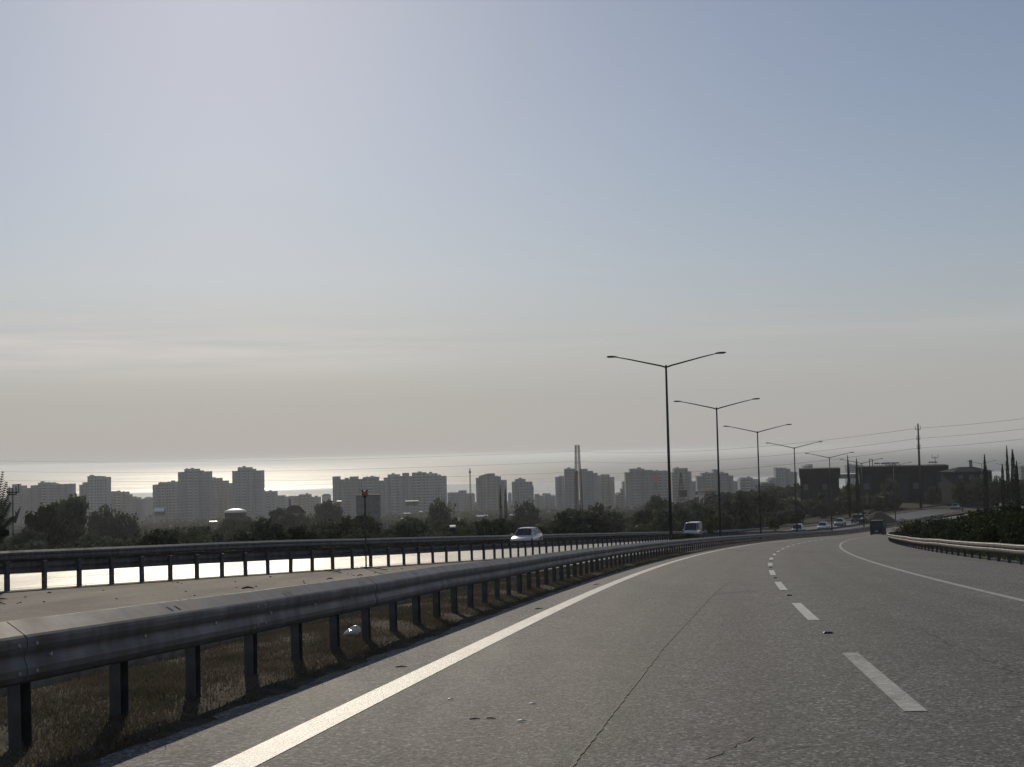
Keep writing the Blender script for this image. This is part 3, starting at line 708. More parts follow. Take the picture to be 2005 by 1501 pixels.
def cypress(x, ytop, Yd, wpx, label, var=0, name='cypress_tree', lean=0):
    X, Y = place_px(x, Yd); z = float(terr(X, Y)[0][0]); H = at(x, ytop, Yd).z - z
    o = thing(name, label, 'cypress', (X, Y, z), random.uniform(0, 6), 'cypress trees on the hillside')
    sw = wpx*Yd/FPX/2/1.15; o.scale = (sw, sw, H/12.7); 
    link('crown', (cm0, cm1)[var], None, o); link('trunk', ctk, None, o)
cypress(1660, 892, 330, 7, 'thin dark cypress, the taller one at the gap between the two sheds')
cypress(1677, 898, 335, 7, 'thin dark cypress just right of its taller twin, at the gap between the sheds', 1)
cypress(1928, 890, 290, 9, 'solitary narrow cypress with a bent tip in front of the hipped house', 1)
cypress(1972, 873, 280, 8, 'tallest pointed cypress in the clump at the right edge')
cypress(1983, 881, 283, 12, 'wide cypress just right of the tallest one, at the right edge', 1)
cypress(1990, 903, 276, 10, 'short cypress closing the clump at the right edge')
cypress(1962, 909, 300, 9, 'short cypress just left of the tallest one at the right edge', 1)
cypress(978, 950, 520, 6, 'thin cypress in front of the comb-topped tower block')
cypress(988, 957, 525, 6, 'lower cypress right beside the comb-topped tower block', 1)
cypress(528, 1022, 130, 7, 'slim dark conifer just above the far guardrail on the left', 1)

# the grove: trees one can tell apart, 5 kinds, nearest first
rnd = random.Random(5); cnt = 0; spots = []
LB = {'dark': 'dark leafy tree in the grove below the coastal tower blocks', 'olive': 'grey green olive tree in the grove beyond the far guardrail', 'yellow': 'yellowish green citrus tree in the grove beyond the far guardrail'}
GP = {'dark': 'dark leafy trees of the grove', 'olive': 'olive trees of the grove', 'yellow': 'yellowish citrus trees of the grove'}
cand = []; ROWS = []
while len(cand) < 1500:
    az = R_(rnd.uniform(-21, 21.5)); r = 75*(520/75)**(rnd.random()**.8)
    cand.append((r*math.sin(az), r*math.cos(az)))
CA = np.array(cand); CZ, CU, CO = terr(CA[:, 0], CA[:, 1])
LAMPX = []
for i in np.argsort(np.hypot(CA[:, 0], CA[:, 1])):
    X, Y = CA[i]
    if CO[i] < 6 or CU[i] > 0 and np.hypot(X, Y) < 420: continue
    if any((X-a)**2+(Y-b)**2 < (4.2+.008*Y)**2 for a, b in spots): continue
    px = proj((X, Y, CZ[i]))[0]
    if px < -60 or px > 2060: continue
    r = math.hypot(X, Y)
    if px < 1150 and r < 110 and rnd.random() < .6: continue
    # keep the warehouse forecourt open
    if r > 425 and px > 1540: continue
    spots.append((X, Y)); cnt += 1
    q = rnd.random(); kd = 'dark' if q < (.55 if px > 1100 else .40) else ('olive' if q < .93 else 'yellow')
    v = rnd.randint(0, 3 if kd != 'yellow' else 1)
    big = px > 1150
    s = rnd.uniform(.75, 1.25)*((.86 if px < 1540 or r < 300 else .66) if big else .64)
    if r < 130: s *= .62
    t_ = tree({'dark': 'broadleaf_tree', 'olive': 'olive_tree', 'yellow': 'citrus_tree'}[kd], LB[kd], X, Y, kd, v, s, s*rnd.uniform(.8, 1.1), GP[kd], CZ[i]+.2)
    ROWS.append((kd, px, r, t_))
    if cnt >= 270: break
PLACE = [(150, 'below the leftmost blocks'), (300, 'left of the highest cluster'), (450, 'below the white dome side'), (560, 'below the highest tower'), (700, 'left of the amber lamp post'), (850, 'right of the amber lamp post'), (1000, 'left of the oncoming pale sedan'), (1140, 'right of the oncoming pale sedan'), (1300, 'left of the tallest lamp post'), (1400, 'between first and second lamp posts'), (1480, 'between second and third lamp posts'), (1560, 'between third and fourth lamp posts'), (1680, 'below the left dark shed'), (1850, 'below the long warehouse'), (9999, 'by the right edge houses')]
ORD = ['leftmost', 'second', 'third', 'fourth', 'fifth', 'sixth', 'seventh', 'eighth', 'ninth', 'tenth', 'eleventh', 'twelfth']
def ORDN(n): return '%d%s' % (n, 'th' if 10 < n % 100 < 14 else {1: 'st', 2: 'nd', 3: 'rd'}.get(n % 10, 'th'))
def name_rows(rows, kinds, depths, places, max_px=9999):
    bins = {}
    for kd, px, r, t_ in rows:
        p_ = next(b for a, b in places if px < a); d_ = next(b for a, b in depths if r < a)
        bins.setdefault((kd, d_, p_), []).append((px, t_))
    for (kd, d_, p_), L_ in bins.items():
        L_.sort(key=lambda q: q[0])
        for i, (px, t_) in enumerate(L_):
            o_ = ('lone ' if len(L_) == 1 else (ORD[i] if i == 0 else (ORD[i] if i < 12 else ORDN(i+1)) + ' from left') + ' ')
            t_['label'] = '%s%s in the %s %s' % (o_, kinds[kd], d_, p_)
name_rows(ROWS, {'dark': 'dark leafy tree', 'olive': 'grey green olive', 'yellow': 'yellowish citrus tree'}, [(130, 'front row'), (200, 'middle rows'), (300, 'rear rows'), (9999, 'last rows')], PLACE)
# farther orchard and plain: one mass
def far_orchard():
    rn = np.random.RandomState(9); n = 5200
    az = np.radians(rn.uniform(-23, 24, n)); r = np.exp(rn.uniform(np.log(230), np.log(2150), n))
    X = r*np.sin(az); Y = r*np.cos(az); Z, U, O = terr(X, Y)
    px = 1002+2700*X/Y
    k = (O > 8) & ~((px > 1520) & (r > 425) & (r < 560)) & ~((U > 0) & (r < 300)); X, Y, Z, r, px = X[k], Y[k], Z[k], r[k], px[k]
    Vs = []; m_ = 44
    for i in range(len(X)):
        R = rn.uniform(1.8, 3.4)*(1+r[i]/2600)*(.95 if px[i] > 1150 else .8); H = R*rn.uniform(.9, 1.2)
        d = rn.normal(0, 1, (m_, 3)); d /= np.linalg.norm(d, axis=1)[:, None]
        P = d*np.array([R, R, H*.55])*rn.uniform(.55, 1.05, (m_, 1)) + np.array([X[i], Y[i], Z[i]+H*.62])
        nn = d+rn.normal(0, .4, (m_, 3)); nn /= np.linalg.norm(nn, axis=1)[:, None]
        t = np.cross(nn, rn.normal(0, 1, (m_, 3))); t /= np.linalg.norm(t, axis=1)[:, None]; b = np.cross(nn, t)
        s = R*rn.uniform(.25, .48, (m_, 1))
        Vs.append(np.stack([P-t*s, P-b*s, P+t*s, P+b*s], 1).reshape(-1, 3))
    V = np.concatenate(Vs); nq = len(V)//4
    link('orchard', npmesh('orchard', V, np.arange(4*nq).reshape(nq, 4), M['leaf']), None, kind='stuff')
far_orchard()

# shrubs behind the right guardrail
SH = [crown('foliage', 1.05+.1*i, 1.9, 2400, .07, M['shrub'], 50+i, zc=.95) for i in range(4)]
DB = [crown('foliage', .8, 1.3, 700, .08, M['drybrush'], 60+i, zc=.6) for i in range(2)]
def stems(seed, n=9, h=1.5):
    r_ = random.Random(seed); mb = MB()
    for i in range(n):
        a = r_.uniform(0, 6.28); mb.bar((0, 0, -.2), (math.cos(a)*.6, math.sin(a)*.6, r_.uniform(.6, 1)*h), .02, .006, 4)
    me = mb.mesh('stem'); me.materials.append(M['bark']); return me
ST = [stems(i) for i in range(2)]
SPR = crown('foliage', .35, 2.0, 260, .08, M['shrub'], 71, zc=1.1)
rnd = random.Random(12); sp2 = []; SROW = []
n = 0
for tr in range(4000):
    Y = 32 + 210*rnd.random()**1.3; u = 9.0 + 7*rnd.random()**1.2
    P = pt(Y, u); x, yb = proj(P)
    if x > 2100 or x < 1560: continue
    if any((P.x-a)**2+(P.y-b)**2 < (1.15 if Y < 100 else 1.7)**2 for a, b in sp2): continue
    sp2.append((P.x, P.y)); z = float(terr(P.x, P.y)[0][0])
    dry = (Y > 105 and rnd.random() < .45)
    o = thing('dry_bush' if dry else 'shrub', 'pale dry bush on the bank far behind the right guardrail' if dry else 'dark green shrub on the bank behind the right guardrail', 'bush' if dry else 'shrub', (P.x, P.y, z), rnd.uniform(0, 6.28), 'dry bushes on the right bank' if dry else 'shrubs on the right bank')
    s = rnd.uniform(.85, 1.15)*(1.12 if Y < 70 else 1.0)*(.8 if dry else 1); o.scale = (s*1.1, s*1.1, s*rnd.uniform(.8, 1.05))
    link('foliage', (DB if dry else SH)[rnd.randint(0, 1 if dry else 3)], None, o); link('stem', ST[n % 2], None, o)
    SROW.append(('dry' if dry else 'green', x, Y, o)); n += 1
    if n >= 240: break
name_rows(SROW, {'dry': 'pale dry bush', 'green': 'dark green shrub'}, [(45, 'nearest clump'), (60, 'near clump'), (80, 'middle clump'), (110, 'far clump'), (150, 'farther clump'), (9999, 'farthest clump')], [(1700, 'behind the blue van'), (1760, 'at the guardrail end'), (1830, 'under the tall power pole'), (1900, 'under the long warehouse corner'), (1960, 'under the lone cypress'), (9999, 'at the right edge')])
for x, yt, Yd, lb in ((1900, 985, 92, 'upright sprig shrub standing above the right hand shrubs, left of a pair'), (1925, 988, 92, 'upright sprig shrub above the right hand shrubs, right of a pair'), (1794, 1006, 118, 'small upright shrub poking above the shrubs under the power pole'), (1975, 978, 70, 'tall upright shrub at the right edge before the far silver car')):
    X, Y = place_px(x, Yd); z = float(terr(X, Y)[0][0]); H = at(x, yt, Yd).z-z
    o = thing('shrub', lb, 'shrub', (X, Y, z), 0); o.scale = (1.1, 1.1, H/2.1); link('foliage', SPR, None, o); link('stem', ST[0], None, o)
# bush in the median hiding the white van's lower half
X, Y = place_px(1338, 112); z = float(base(Y))+.1
o = thing('shrub', 'olive green bush in the median in front of the white van', 'shrub', (X, Y, z), 0); o.scale = (1.3, 1.1, .55); link('foliage', SH[1], None, o); link('stem', ST[1], None, o)
# earth bank beyond the opposite carriageway, right of the cars
def mound(name, label, x, Yd, lx, ly, h, rz=0, cat='earth bank', material=None):
    X, Y = place_px(x, Yd); z = float(terr(X, Y)[0][0]); V = []; F = []; n = 22; k = 14
    for j in range(k+1):
        for i in range(n):
            t = j/k; a = 6.283*i/n; rr = t
            hh = h*(math.cos(min(1, t)*math.pi)*.5+.5)
            V.append((math.cos(a)*lx*rr, math.sin(a)*ly*rr, hh + .25*h*(vnoise(math.cos(a)*rr*4+3, math.sin(a)*rr*4+x*.1)-.5)*(1-t) - .3))
    for j in range(k):
        for i in range(n): F.append((j*n+i, j*n+(i+1) % n, (j+1)*n+(i+1) % n, (j+1)*n+i)[::-1])
    o = MB().add(V, F).build(name, material or M['bank'], smooth=True); o.location = (X, Y, z); o.rotation_euler = (0, 0, rz); tag(o, label, cat); return o
mound('earth_bank', 'bare brown earth bank beside the far lanes, right of the dark off-roader', 1718, 300, 7, 4, 3.0, R_(-20))
mound('earth_bank', 'small pale eroded bank among trees above the brown earth bank', 1704, 340, 3.2, 3, 2.6, 0)

# ---------------------------------------------------------------- street lamps on the median
def lamp_meshes():
    pole = MB(); H = 12.3
    pole.bar((0, 0, -.3), (0, 0, H), .125, .075, 8)
    bp = MB().box(-.22, .22, -.22, .22, -.02, .035)
    for a in (-.16, .16):
        for b in (-.16, .16): bp.bar((a, b, .03), (a, b, .09), .016, n=6)
    door = MB().box(-.055, .055, -.135, -.118, .7, 1.15)
    arm = MB(); arm.bar((0, 0, -.03), (.35, 0, .085), .062, .058, 8); arm.bar((.35, 0, .085), (2.5, 0, .60), .058, .046, 8); arm.bar((2.5, 0, .60), (3.35, 0, .78), .046, .036, 8)
    hd = MB(); rings = []
    for x, w_, t, z in ((3.28, .05, .04, .775), (3.42, .11, .07, .80), (3.7, .16, .085, .825), (4.0, .15, .075, .835), (4.12, .07, .04, .835)):
        rings.append([(x, w_*math.cos(a), z + t*math.sin(a)*(1 if math.sin(a) > 0 else .55)) for a in [6.283*i/10 for i in range(10)]])
    hd.loft(rings)
    gl = MB().box(3.52, 3.98, -.11, .11, .765, .782)
    cap = MB().bar((0, 0, H-.02), (0, 0, H+.14), .085, .05, 8)
    out = []
    for q, nme, mm in ((pole, 'pole', 'pole'), (bp, 'base_plate', 'post'), (door, 'hatch', 'post'), (arm, 'arm', 'pole'), (hd, 'lamp_head', 'pole'), (gl, 'lens', 'headlight'), (cap, 'cap', 'pole')):
        me = q.mesh(nme, nme in ('lamp_head', 'pole')); me.materials.append(M[mm]); out.append(me)
    return out
LM = lamp_meshes()
lamp_spec = [(1304, 718, 94.7), (1403, 800, 132), (1483, 846, 167), (1555, 877, 202), (1624, 896, 235), (1687, 907, 270), (1749.5, 912.5, 318), (1922, 908, 392), (1975, 912, 450)]
wordn = ['tallest and closest double-armed lamp post', 'second double-armed lamp post, just right of the tallest one', 'third double-armed lamp post along the curve', 'fourth double-armed lamp post, its foot behind the dark shed corner', 'fifth double-armed lamp post, head level with the dark shed roof', 'sixth lamp post, its arms by the two thin cypresses', 'seventh lamp post, arms low over the long shed roof', 'faint lamp post with wide arms right of the long shed', 'faintest lamp post with low arms at the right edge by the cypresses']
for i, (x, y, Yd) in enumerate(lamp_spec):
    top = at(x, y, Yd); zb = float(base(Yd))+.08; h = float(np.interp(Yd, YS, HD))
    if i >= 7: zb = float(terr(top.x, top.y)[0][0])
    o = thing('street_lamp', wordn[i], 'lamp post', (top.x, top.y, zb), -h*.75 + (0 if i < 7 else .4), 'double armed lamp posts along the median')
    sz = (top.z-zb)/12.3; o.scale = (1, 1, sz)
    for k, mn in enumerate(LM):
        if k in (3, 4, 5): continue
        link(mn.name.split('.')[0], mn, None, o)
    for s in (0, 1):
        a = link('arm', LM[3], None, o); a.location = (0, 0, 12.3); a.rotation_euler = (0, 0, math.pi*s); a.scale = (1, 1, 1/sz)
        b = link('lamp_head', LM[4], None, a); c_ = link('lens', LM[5], None, a)

# ---------------------------------------------------------------- pole with amber lamp in the median
P = at(717, 1112, 49.0); zt = at(717, 965, 49).z
o = thing('warning_lamp_post', 'thin dark post with a round amber warning lamp on top, in the median', 'warning lamp', (P.x, P.y, P.z), 0)
H = zt-P.z
MB().bar((0,0,-.2), (0,0,H-.12), .03, .03, 8).build('pole', M['pole'], o)
lm = MB(); rings = []
for yy, r in ((-.05, .02), (-.045, .09), (0, .115), (.045, .09), (.05, .02)): rings.append([(r*math.cos(a), yy, H-.03+r*math.sin(a)) for a in [6.283*i/14 for i in range(14)]])
lm.loft(rings); lm.build('lens', M['orange'], o, smooth=True)
hb = MB(); hb.bar((0, 0, H-.16), (0, 0, H-.10), .05, .07, 8)
for s in (-1, 1): hb.bar((s*.06, 0, H+.05), (s*.10, 0, H+.12), .035, .03, 6)
hb.build('housing', M['dark'], o)
P = at(717, 1085, 49.2)

# ---------------------------------------------------------------- power line
def utility_pole(name, label, x, ytop, Yd, arms, r=.25, zb=None):
    X, Y = place_px(x, Yd); z = float(terr(X, Y)[0][0]) if zb is None else zb; top = at(x, ytop, Yd)
    o = thing(name, label, 'power pole', (top.x, top.y, z), 0); H = top.z-z
    MB().bar((0,0,-.5), (0,0,H), r*1.35, r*.8, 10).build('pole', M['pole'], o, smooth=True)
    for (dz, wd) in arms:
        c = MB().bar((-wd, 0, H-dz), (wd, 0, H-dz), .09, .07, 6).build('crossarm', M['lattice'], o)
        for s in (-1, 1):
            q = MB(); zz = H-dz
            for k in range(5): q.bar((s*wd*.93, 0, zz+.1+k*.22), (s*wd*.93, 0, zz+.24+k*.22), .13, .06, 8)
            q.build('insulator', M['rubber'], c)
    return o, top
utility_pole('power_pole', 'tall tapered power pole with insulator brackets near its top, behind the long shed', 1797, 829, 400, [(1.7, .75), (4.6, .5), (7.2, .5)], .32)
utility_pole('power_pole', 'small wooden T-shaped pole on the roofline right of the tall power pole', 1830.6, 893, 470, [(.5, 1.1)], .13)
utility_pole('power_pole', 'utility pole with a single crossarm near the left edge, before the leftmost block', 25, 955, 190, [(.6, .85), (.9, .5)], .1)
# dead leaning branch beside it
P = at(27, 1022, 190); q = at(40, 992, 190)
tag(MB().bar(P, q, .35, .05, 6).bar(P.lerp(q, .4), at(30, 1000, 190), .15, .03, 5).build('dead_tree', M['bark']), 'bare leaning dead trunk right beside the left crossarm utility pole', 'dead tree')
def lattice(name, label, x, ytop, Yd, w0, w1, nseg, zbase, mat_, cat='lattice tower', r=.09):
    top = at(x, ytop, Yd); o = thing(name, label, cat, (top.x, top.y, zbase), .3); H = top.z-zbase
    c = [(-1,-1), (1,-1), (1,1), (-1,1)]
    leg = MB(); br = MB()
    P = lambda k, t: Vector((c[k][0]*(w0+(w1-w0)*t)/2, c[k][1]*(w0+(w1-w0)*t)/2, H*t))
    for k in range(4):
        MB().bar(P(k, -.02), P(k, 1), r*1.25, r, 4).build('leg', mat_, o)
        for i in range(nseg):
            t0, t1 = i/nseg, (i+1)/nseg; k2 = (k+1) % 4
            br.bar(P(k, t0), P(k2, t1), r*.6, n=3, cap=False); br.bar(P(k2, t0), P(k, t1), r*.6, n=3, cap=False); br.bar(P(k, t1), P(k2, t1), r*.6, n=3, cap=False)
    br.build('brace', mat_, o, kind='stuff')
    return o, top, H
zt = float(terr(*place_px(1130, 700))[0][0])
o, top, H = lattice('lattice_tower', 'tall narrow lattice pylon rising in front of the twin stepped tower blocks', 1130, 871, 700, 3.6, 1.7, 16, zt, M['lattice'], r=.15)
for dz in (3, 9, 14):
    MB().bar((-1.6, 0, H-dz), (1.6, 0, H-dz), .1, n=4).build('crossarm', M['lattice'], o)
zt = float(terr(*place_px(920, 1350))[0][0])
o, top, H = lattice('radio_mast', 'slender pale radio mast between the long block and the comb-topped tower', 920, 917, 1350, 1.6, .7, 16, zt, M['lattice'], 'radio mast', .12)
MB().bar((0, 0, H-4.5), (0, 0, H-2.5), 1.1, 1.1, 8).build('antenna_drum', M['lattice'], o)
zt = float(terr(*place_px(1336, 800))[0][0])
o, top, H = lattice('billboard_mast', 'small lattice gantry with hanging panel just right of the nearest lamp pole', 1333, 925, 800, 4.5, .5, 6, zt, M['lattice'], 'lattice gantry', .12)
MB().box(-1.2, 3.4, -.2, .2, H*.42, H*.58).build('panel', M['shed'], o); MB().bar((0, 0, H*.36), (4.5, 0, H*.36), .15, n=4).build('jib', M['lattice'], o)
def wire(label, p, q, sag, r=.04, n=26):
    pts = [p.lerp(q, i/n) + Vector((0, 0, -4*sag*(i/n)*(1-i/n))) for i in range(n+1)]
    tag(MB().tube(pts, r, 4).build('power_line', M['wire']), label, 'power line', 'power lines crossing the view')
for nm, yr, yp, ytw, yl in (('topmost', 806, 838, 883, 893), ('middle', 826, 858, 903, 914), ('lowest', 846, 877, 924, 930)):
    A = at(2110, yr, 330); B = at(1797, yp, 400); C_ = at(1130, ytw, 700); D_ = at(-330, yl, 900)
    wire('%s power line from the tall pole off to the right edge' % nm, B, A, .4)
    wire('%s power line sagging from the lattice pylon up to the tall pole' % nm, C_, B, 3.2, .045)
    wire('%s faint power line from the lattice pylon away to the left edge' % nm, D_, C_, 4.5, .06)
A = at(25, 960, 190)
wire('thin wire leaving the left crossarm utility pole to the left', at(22, 966, 190), at(-80, 968, 170), .5, .02, 10)

# ---------------------------------------------------------------- coastal tower blocks
WINQ = {}
def block(segs, label, D=1500, matk='wallA', name='tower_block', extras=(), cat='tower block', floors=True, group=None, seed=0):
    """segs: (x0, x1, ytop) columns of the skyline. One thing; each column is a wall part with bays, plus balconies, windows, roof huts."""
    rnd = random.Random(seed+int(segs[0][0]))
    xm = (segs[0][0]+segs[-1][1])/2; Xc, Yc = place_px(xm, D); z0 = float(terr(Xc, Yc)[0][0])-3
    o = thing(name, label, cat, (Xc, Yc, z0), 0, group)
    for k, (x0, x1, yt) in enumerate(segs):
        top = at((x0+x1)/2, yt, D).z - z0
        a = at(x0, 900, D).x - Xc; b = at(x1, 900, D).x - Xc
        w_ = b-a; dy = rnd.choice([-3.5, -1.5, 0, 1.5, 3]) if len(segs) > 1 else 0; dp = rnd.uniform(13, 17)
        yF = -dp/2+dy; yB = dp/2+dy
        nb = max(1, int(w_/9)); bw = w_/nb; poly = []; fronts = []
        for i in range(nb):
            xa = a+i*bw; d = rnd.choice([1.6, 2.2, 2.8]); e1 = bw*.24; c1 = bw*.10
            poly += [(xa, yF), (xa+e1, yF), (xa+e1+c1, yF-d), (xa+bw-e1-c1, yF-d), (xa+bw-e1, yF)]
            fronts += [(xa+.3, xa+e1-.2, yF), (xa+e1+c1+.2, xa+bw-e1-c1-.2, yF-d), (xa+bw-e1+.2, xa+bw-.3, yF)]
        poly += [(b, yF), (b, yB), (a, yB)]
        wall = MB().prism(poly, 0, top).build('wall', M[matk], o)
        par = MB()
        for i in range(len(poly)):
            p, q = Vector((*poly[i], 0)), Vector((*poly[(i+1) % len(poly)], 0))
            if (q-p).length > .1: par.bar(p+Vector((0,0,top+.05)), q+Vector((0,0,top+.05)), .28, n=4)
        par.build('parapet', M['slab'], wall)
        win = MB(); bal = MB(); nf = int(top/3.0)
        for f in range(1, nf):
            zf = f*3.0
            for (xa, xb, yf) in fronts:
                n = max(1, int((xb-xa)/2.4)); s = (xb-xa)/n
                for i in range(n):
                    win.box(xa+i*s+.35, xa+(i+1)*s-.3, yf-.06, yf+.05, zf+.9+rnd.uniform(0, .1), zf+2.3)
            for j, (xa, xb, yf) in enumerate(fronts):
                if j % 3 == 1 and w_ > 12:
                    bal.box(xa-.5, xb+.5, yf-1.5, yf+.0, zf-.12, zf+.06); bal.box(xa-.5, xb+.5, yf-1.5, yf-1.42, zf+.06, zf+.95)
        if win.f: win.build('window', M['winglass'], o, kind='stuff')
        if bal.f and (k+seed) % 2 == 0: bal.build('balcony', M['slab'], o, kind='stuff')
        if w_ > 9:
            hx = rnd.uniform(a+1, b-5); MB().box(hx, hx+rnd.uniform(2.5, 4), yF+3, yF+7, top, top+rnd.uniform(1.2, 2.0)).build('roof_hut', M[matk], o)
            q = MB()
            for _ in range(int(w_/3.5)):
                hx = rnd.uniform(a+.6, b-1.6); q.box(hx, hx+rnd.uniform(.5, 1.2), yF+1, yF+2.4, top, top+rnd.uniform(.5, 1.3))
            q.build('solar_heater', M['slab'], o, kind='stuff')
    for e in extras: e(o, Xc, Yc, z0)
    return o
block([(20, 27, 955), (27, 34, 948), (34, 47, 951), (47, 53, 956)], 'leftmost slim tower block with a small roof turret, behind the crossarm pole', 1480, 'wallB', seed=1)
block([(53, 66, 974)], 'low narrow block in the gap between the two leftmost towers', 1540, 'wallA', seed=2)
block([(66, 77, 950), (77, 105, 945), (105, 124, 948), (124, 134, 951), (134, 146, 947)], 'wide stepped tower block, second group from the left edge', 1500, 'wallC', seed=3)
block([(157, 166, 949), (166, 177, 944), (177, 195, 932), (195, 215, 934)], 'tower block with high right half and rounded roofline, behind the big tree', 1460, 'wallA', seed=4)
block([(215, 226, 962), (226, 249, 963), (249, 256, 968)], 'mid height block attached right of the rounded-roof tower', 1500, 'wallB', seed=5)
block([(256, 272, 974), (272, 279, 977)], 'lowest block at the right end of the left group, open sea beside it', 1530, 'wallC', seed=6)
block([(300, 312, 949), (312, 352, 944)], 'flat-topped lower wing on the left side of the highest left cluster', 1470, 'wallA', seed=7)
block([(352, 363, 924), (363, 388, 918), (388, 396, 921), (396, 411, 923)], 'high tower block with raised centre in the middle of the left cluster', 1440, 'wallC', seed=8)
block([(411, 434, 936), (434, 445, 941), (445, 451, 946), (451, 457, 951)], 'block stepping down to the right between the two highest left towers', 1500, 'wallB', seed=9)
block([(457, 468, 922), (468, 492, 915), (492, 500, 918), (500, 515, 921)], 'highest tower block of all, standing at the right end of the left cluster', 1450, 'wallA', seed=10)
block([(515, 540, 962)], 'short block hugging the right foot of the highest tower', 1520, 'wallC', seed=11)
block([(541, 556, 970), (556, 571, 972)], 'low seaside block with flat roof right of the highest tower', 1620, 'wallA', 'apartment_block', seed=12)
block([(572, 585, 971), (585, 607, 968), (607, 625, 973)], 'rounded group of low seaside flats left of the long open water', 1640, 'wallB', 'apartment_block', seed=13)
block([(652, 664, 933), (664, 686, 939), (686, 701, 933), (701, 711, 938), (711, 741, 934), (741, 752, 941)], 'long slab block with four raised stair heads, left half of the central pair', 1420, 'wallC', seed=14)
block([(752, 759, 935), (759, 781, 929), (781, 788, 932), (788, 799, 926), (799, 807, 932), (807, 834, 925), (834, 856, 927), (856, 873, 932)], 'long slab block with the higher roof, right half of the central pair', 1450, 'wallA', seed=15)
block([(875, 888, 965), (888, 897, 964), (897, 912, 960), (912, 922, 966)], 'low block with sloping right end at the foot of the radio mast', 1560, 'wallA', 'apartment_block', seed=16)
block([(931, 937, 936), (937, 942, 932), (942, 948, 930), (948, 954, 928), (954, 968, 927), (968, 974, 932), (974, 980, 933), (980, 991, 940)], 'tower block with a comb-like peaked roofline, two cypresses before it', 1440, 'wallB', seed=17)
block([(1001, 1007, 943), (1007, 1028, 938), (1028, 1041, 943), (1041, 1043, 951)], 'small separate square tower block with a raised middle roof', 1460, 'wallC', seed=18)
block([(1045, 1054, 967), (1054, 1064, 970)], 'low flats right after the small square tower', 1600, 'wallB', 'apartment_block', seed=19)
block([(1065, 1076, 966), (1076, 1085, 971)], 'low flats against the left foot of the pylon blocks', 1600, 'wallA', 'apartment_block', seed=20)
block([(1086, 1093, 934), (1093, 1104, 932)], 'narrow jagged-roof block left of the pylon blocks', 1480, 'wallA', seed=21)
block([(1104, 1125, 918), (1125, 1131, 922)], 'flat high tower block immediately behind the lattice pylon, left side', 1440, 'wallC', seed=22)
block([(1135, 1149, 918), (1149, 1160, 922), (1160, 1168, 926)], 'tower block immediately right of the lattice pylon, stepping right', 1450, 'wallA', seed=23)
block([(1168, 1176, 931), (1176, 1192, 929), (1192, 1201, 934)], 'lower stepped block at the right end of the pylon group', 1490, 'wallB', seed=24)
block([(1202, 1208, 968), (1208, 1213, 965), (1213, 1217, 957), (1217, 1223, 943)], 'stair-shaped low block climbing right toward the reddish-panelled tower', 1500, 'wallA', seed=25)
def redp(o, Xc, Yc, z0):
    p = at(1287, 938, 1400); MB().box(p.x-Xc-2.6, p.x-Xc+2.6, -14.2, -13.9, p.z-z0-4, p.z-z0+4).build('red_panel', M['redcloth'], o)
block([(1223, 1232, 925), (1232, 1260, 918), (1260, 1275, 920), (1275, 1305, 922)], 'broad tower block with a faint red panel, just left of the nearest lamp pole', 1430, 'wallC', extras=(redp,), seed=26)
block([(1314, 1318, 925), (1318, 1345, 917), (1345, 1351, 923)], 'round-shouldered tower block right of the nearest lamp pole', 1440, 'wallB', seed=27)
block([(1351, 1362, 942)], 'low link block between the round-shouldered tower and the stepped block', 1540, 'wallA', 'apartment_block', seed=28)
block([(1362, 1372, 932), (1372, 1395, 926), (1395, 1403, 919), (1403, 1422, 926), (1422, 1433, 931)], 'stepped broad block with one turret, behind the second lamp pole', 1450, 'wallC', seed=29)
block([(1433, 1444, 942)], 'small low block right of the second lamp pole block', 1560, 'wallB', 'apartment_block', seed=30)
block([(1444, 1447, 938), (1447, 1470, 935), (1470, 1483, 938)], 'flat low block with an open roof frame left of the third lamp pole', 1480, 'wallA', 'apartment_block', seed=31)
block([(1488, 1500, 944), (1500, 1507, 938), (1507, 1517, 935)], 'low stepped building right of the third lamp pole', 1500, 'wallB', 'apartment_block', seed=32)
block([(1517, 1520, 915), (1520, 1536, 916), (1536, 1545, 918), (1545, 1558, 924)], 'pale tower block with an open corner frame, left of the dark shed', 1500, 'wallA', seed=33)
block([(1571, 1580, 912), (1580, 1588, 909)], 'faint pale block peeping over the left shed roof', 1500, 'wallA', 'apartment_block', seed=34)
block([(1655, 1672, 911), (1672, 1686, 910)], 'faint pale block over the gap between the two sheds', 1500, 'wallA', 'apartment_block', seed=35)
block([(1736, 1745, 905), (1745, 1752, 908)], 'tiny pale block seen over the long shed roof', 1700, 'wallA', 'apartment_block', seed=36)
block([(1992, 2012, 913)], 'faint pale block at the right edge beyond the cypresses', 1400, 'wallB', 'apartment_block', seed=37)
block([(2, 14, 978), (14, 24, 983)], 'low pale block in the extreme left corner', 1600, 'wallB', 'apartment_block', seed=38)
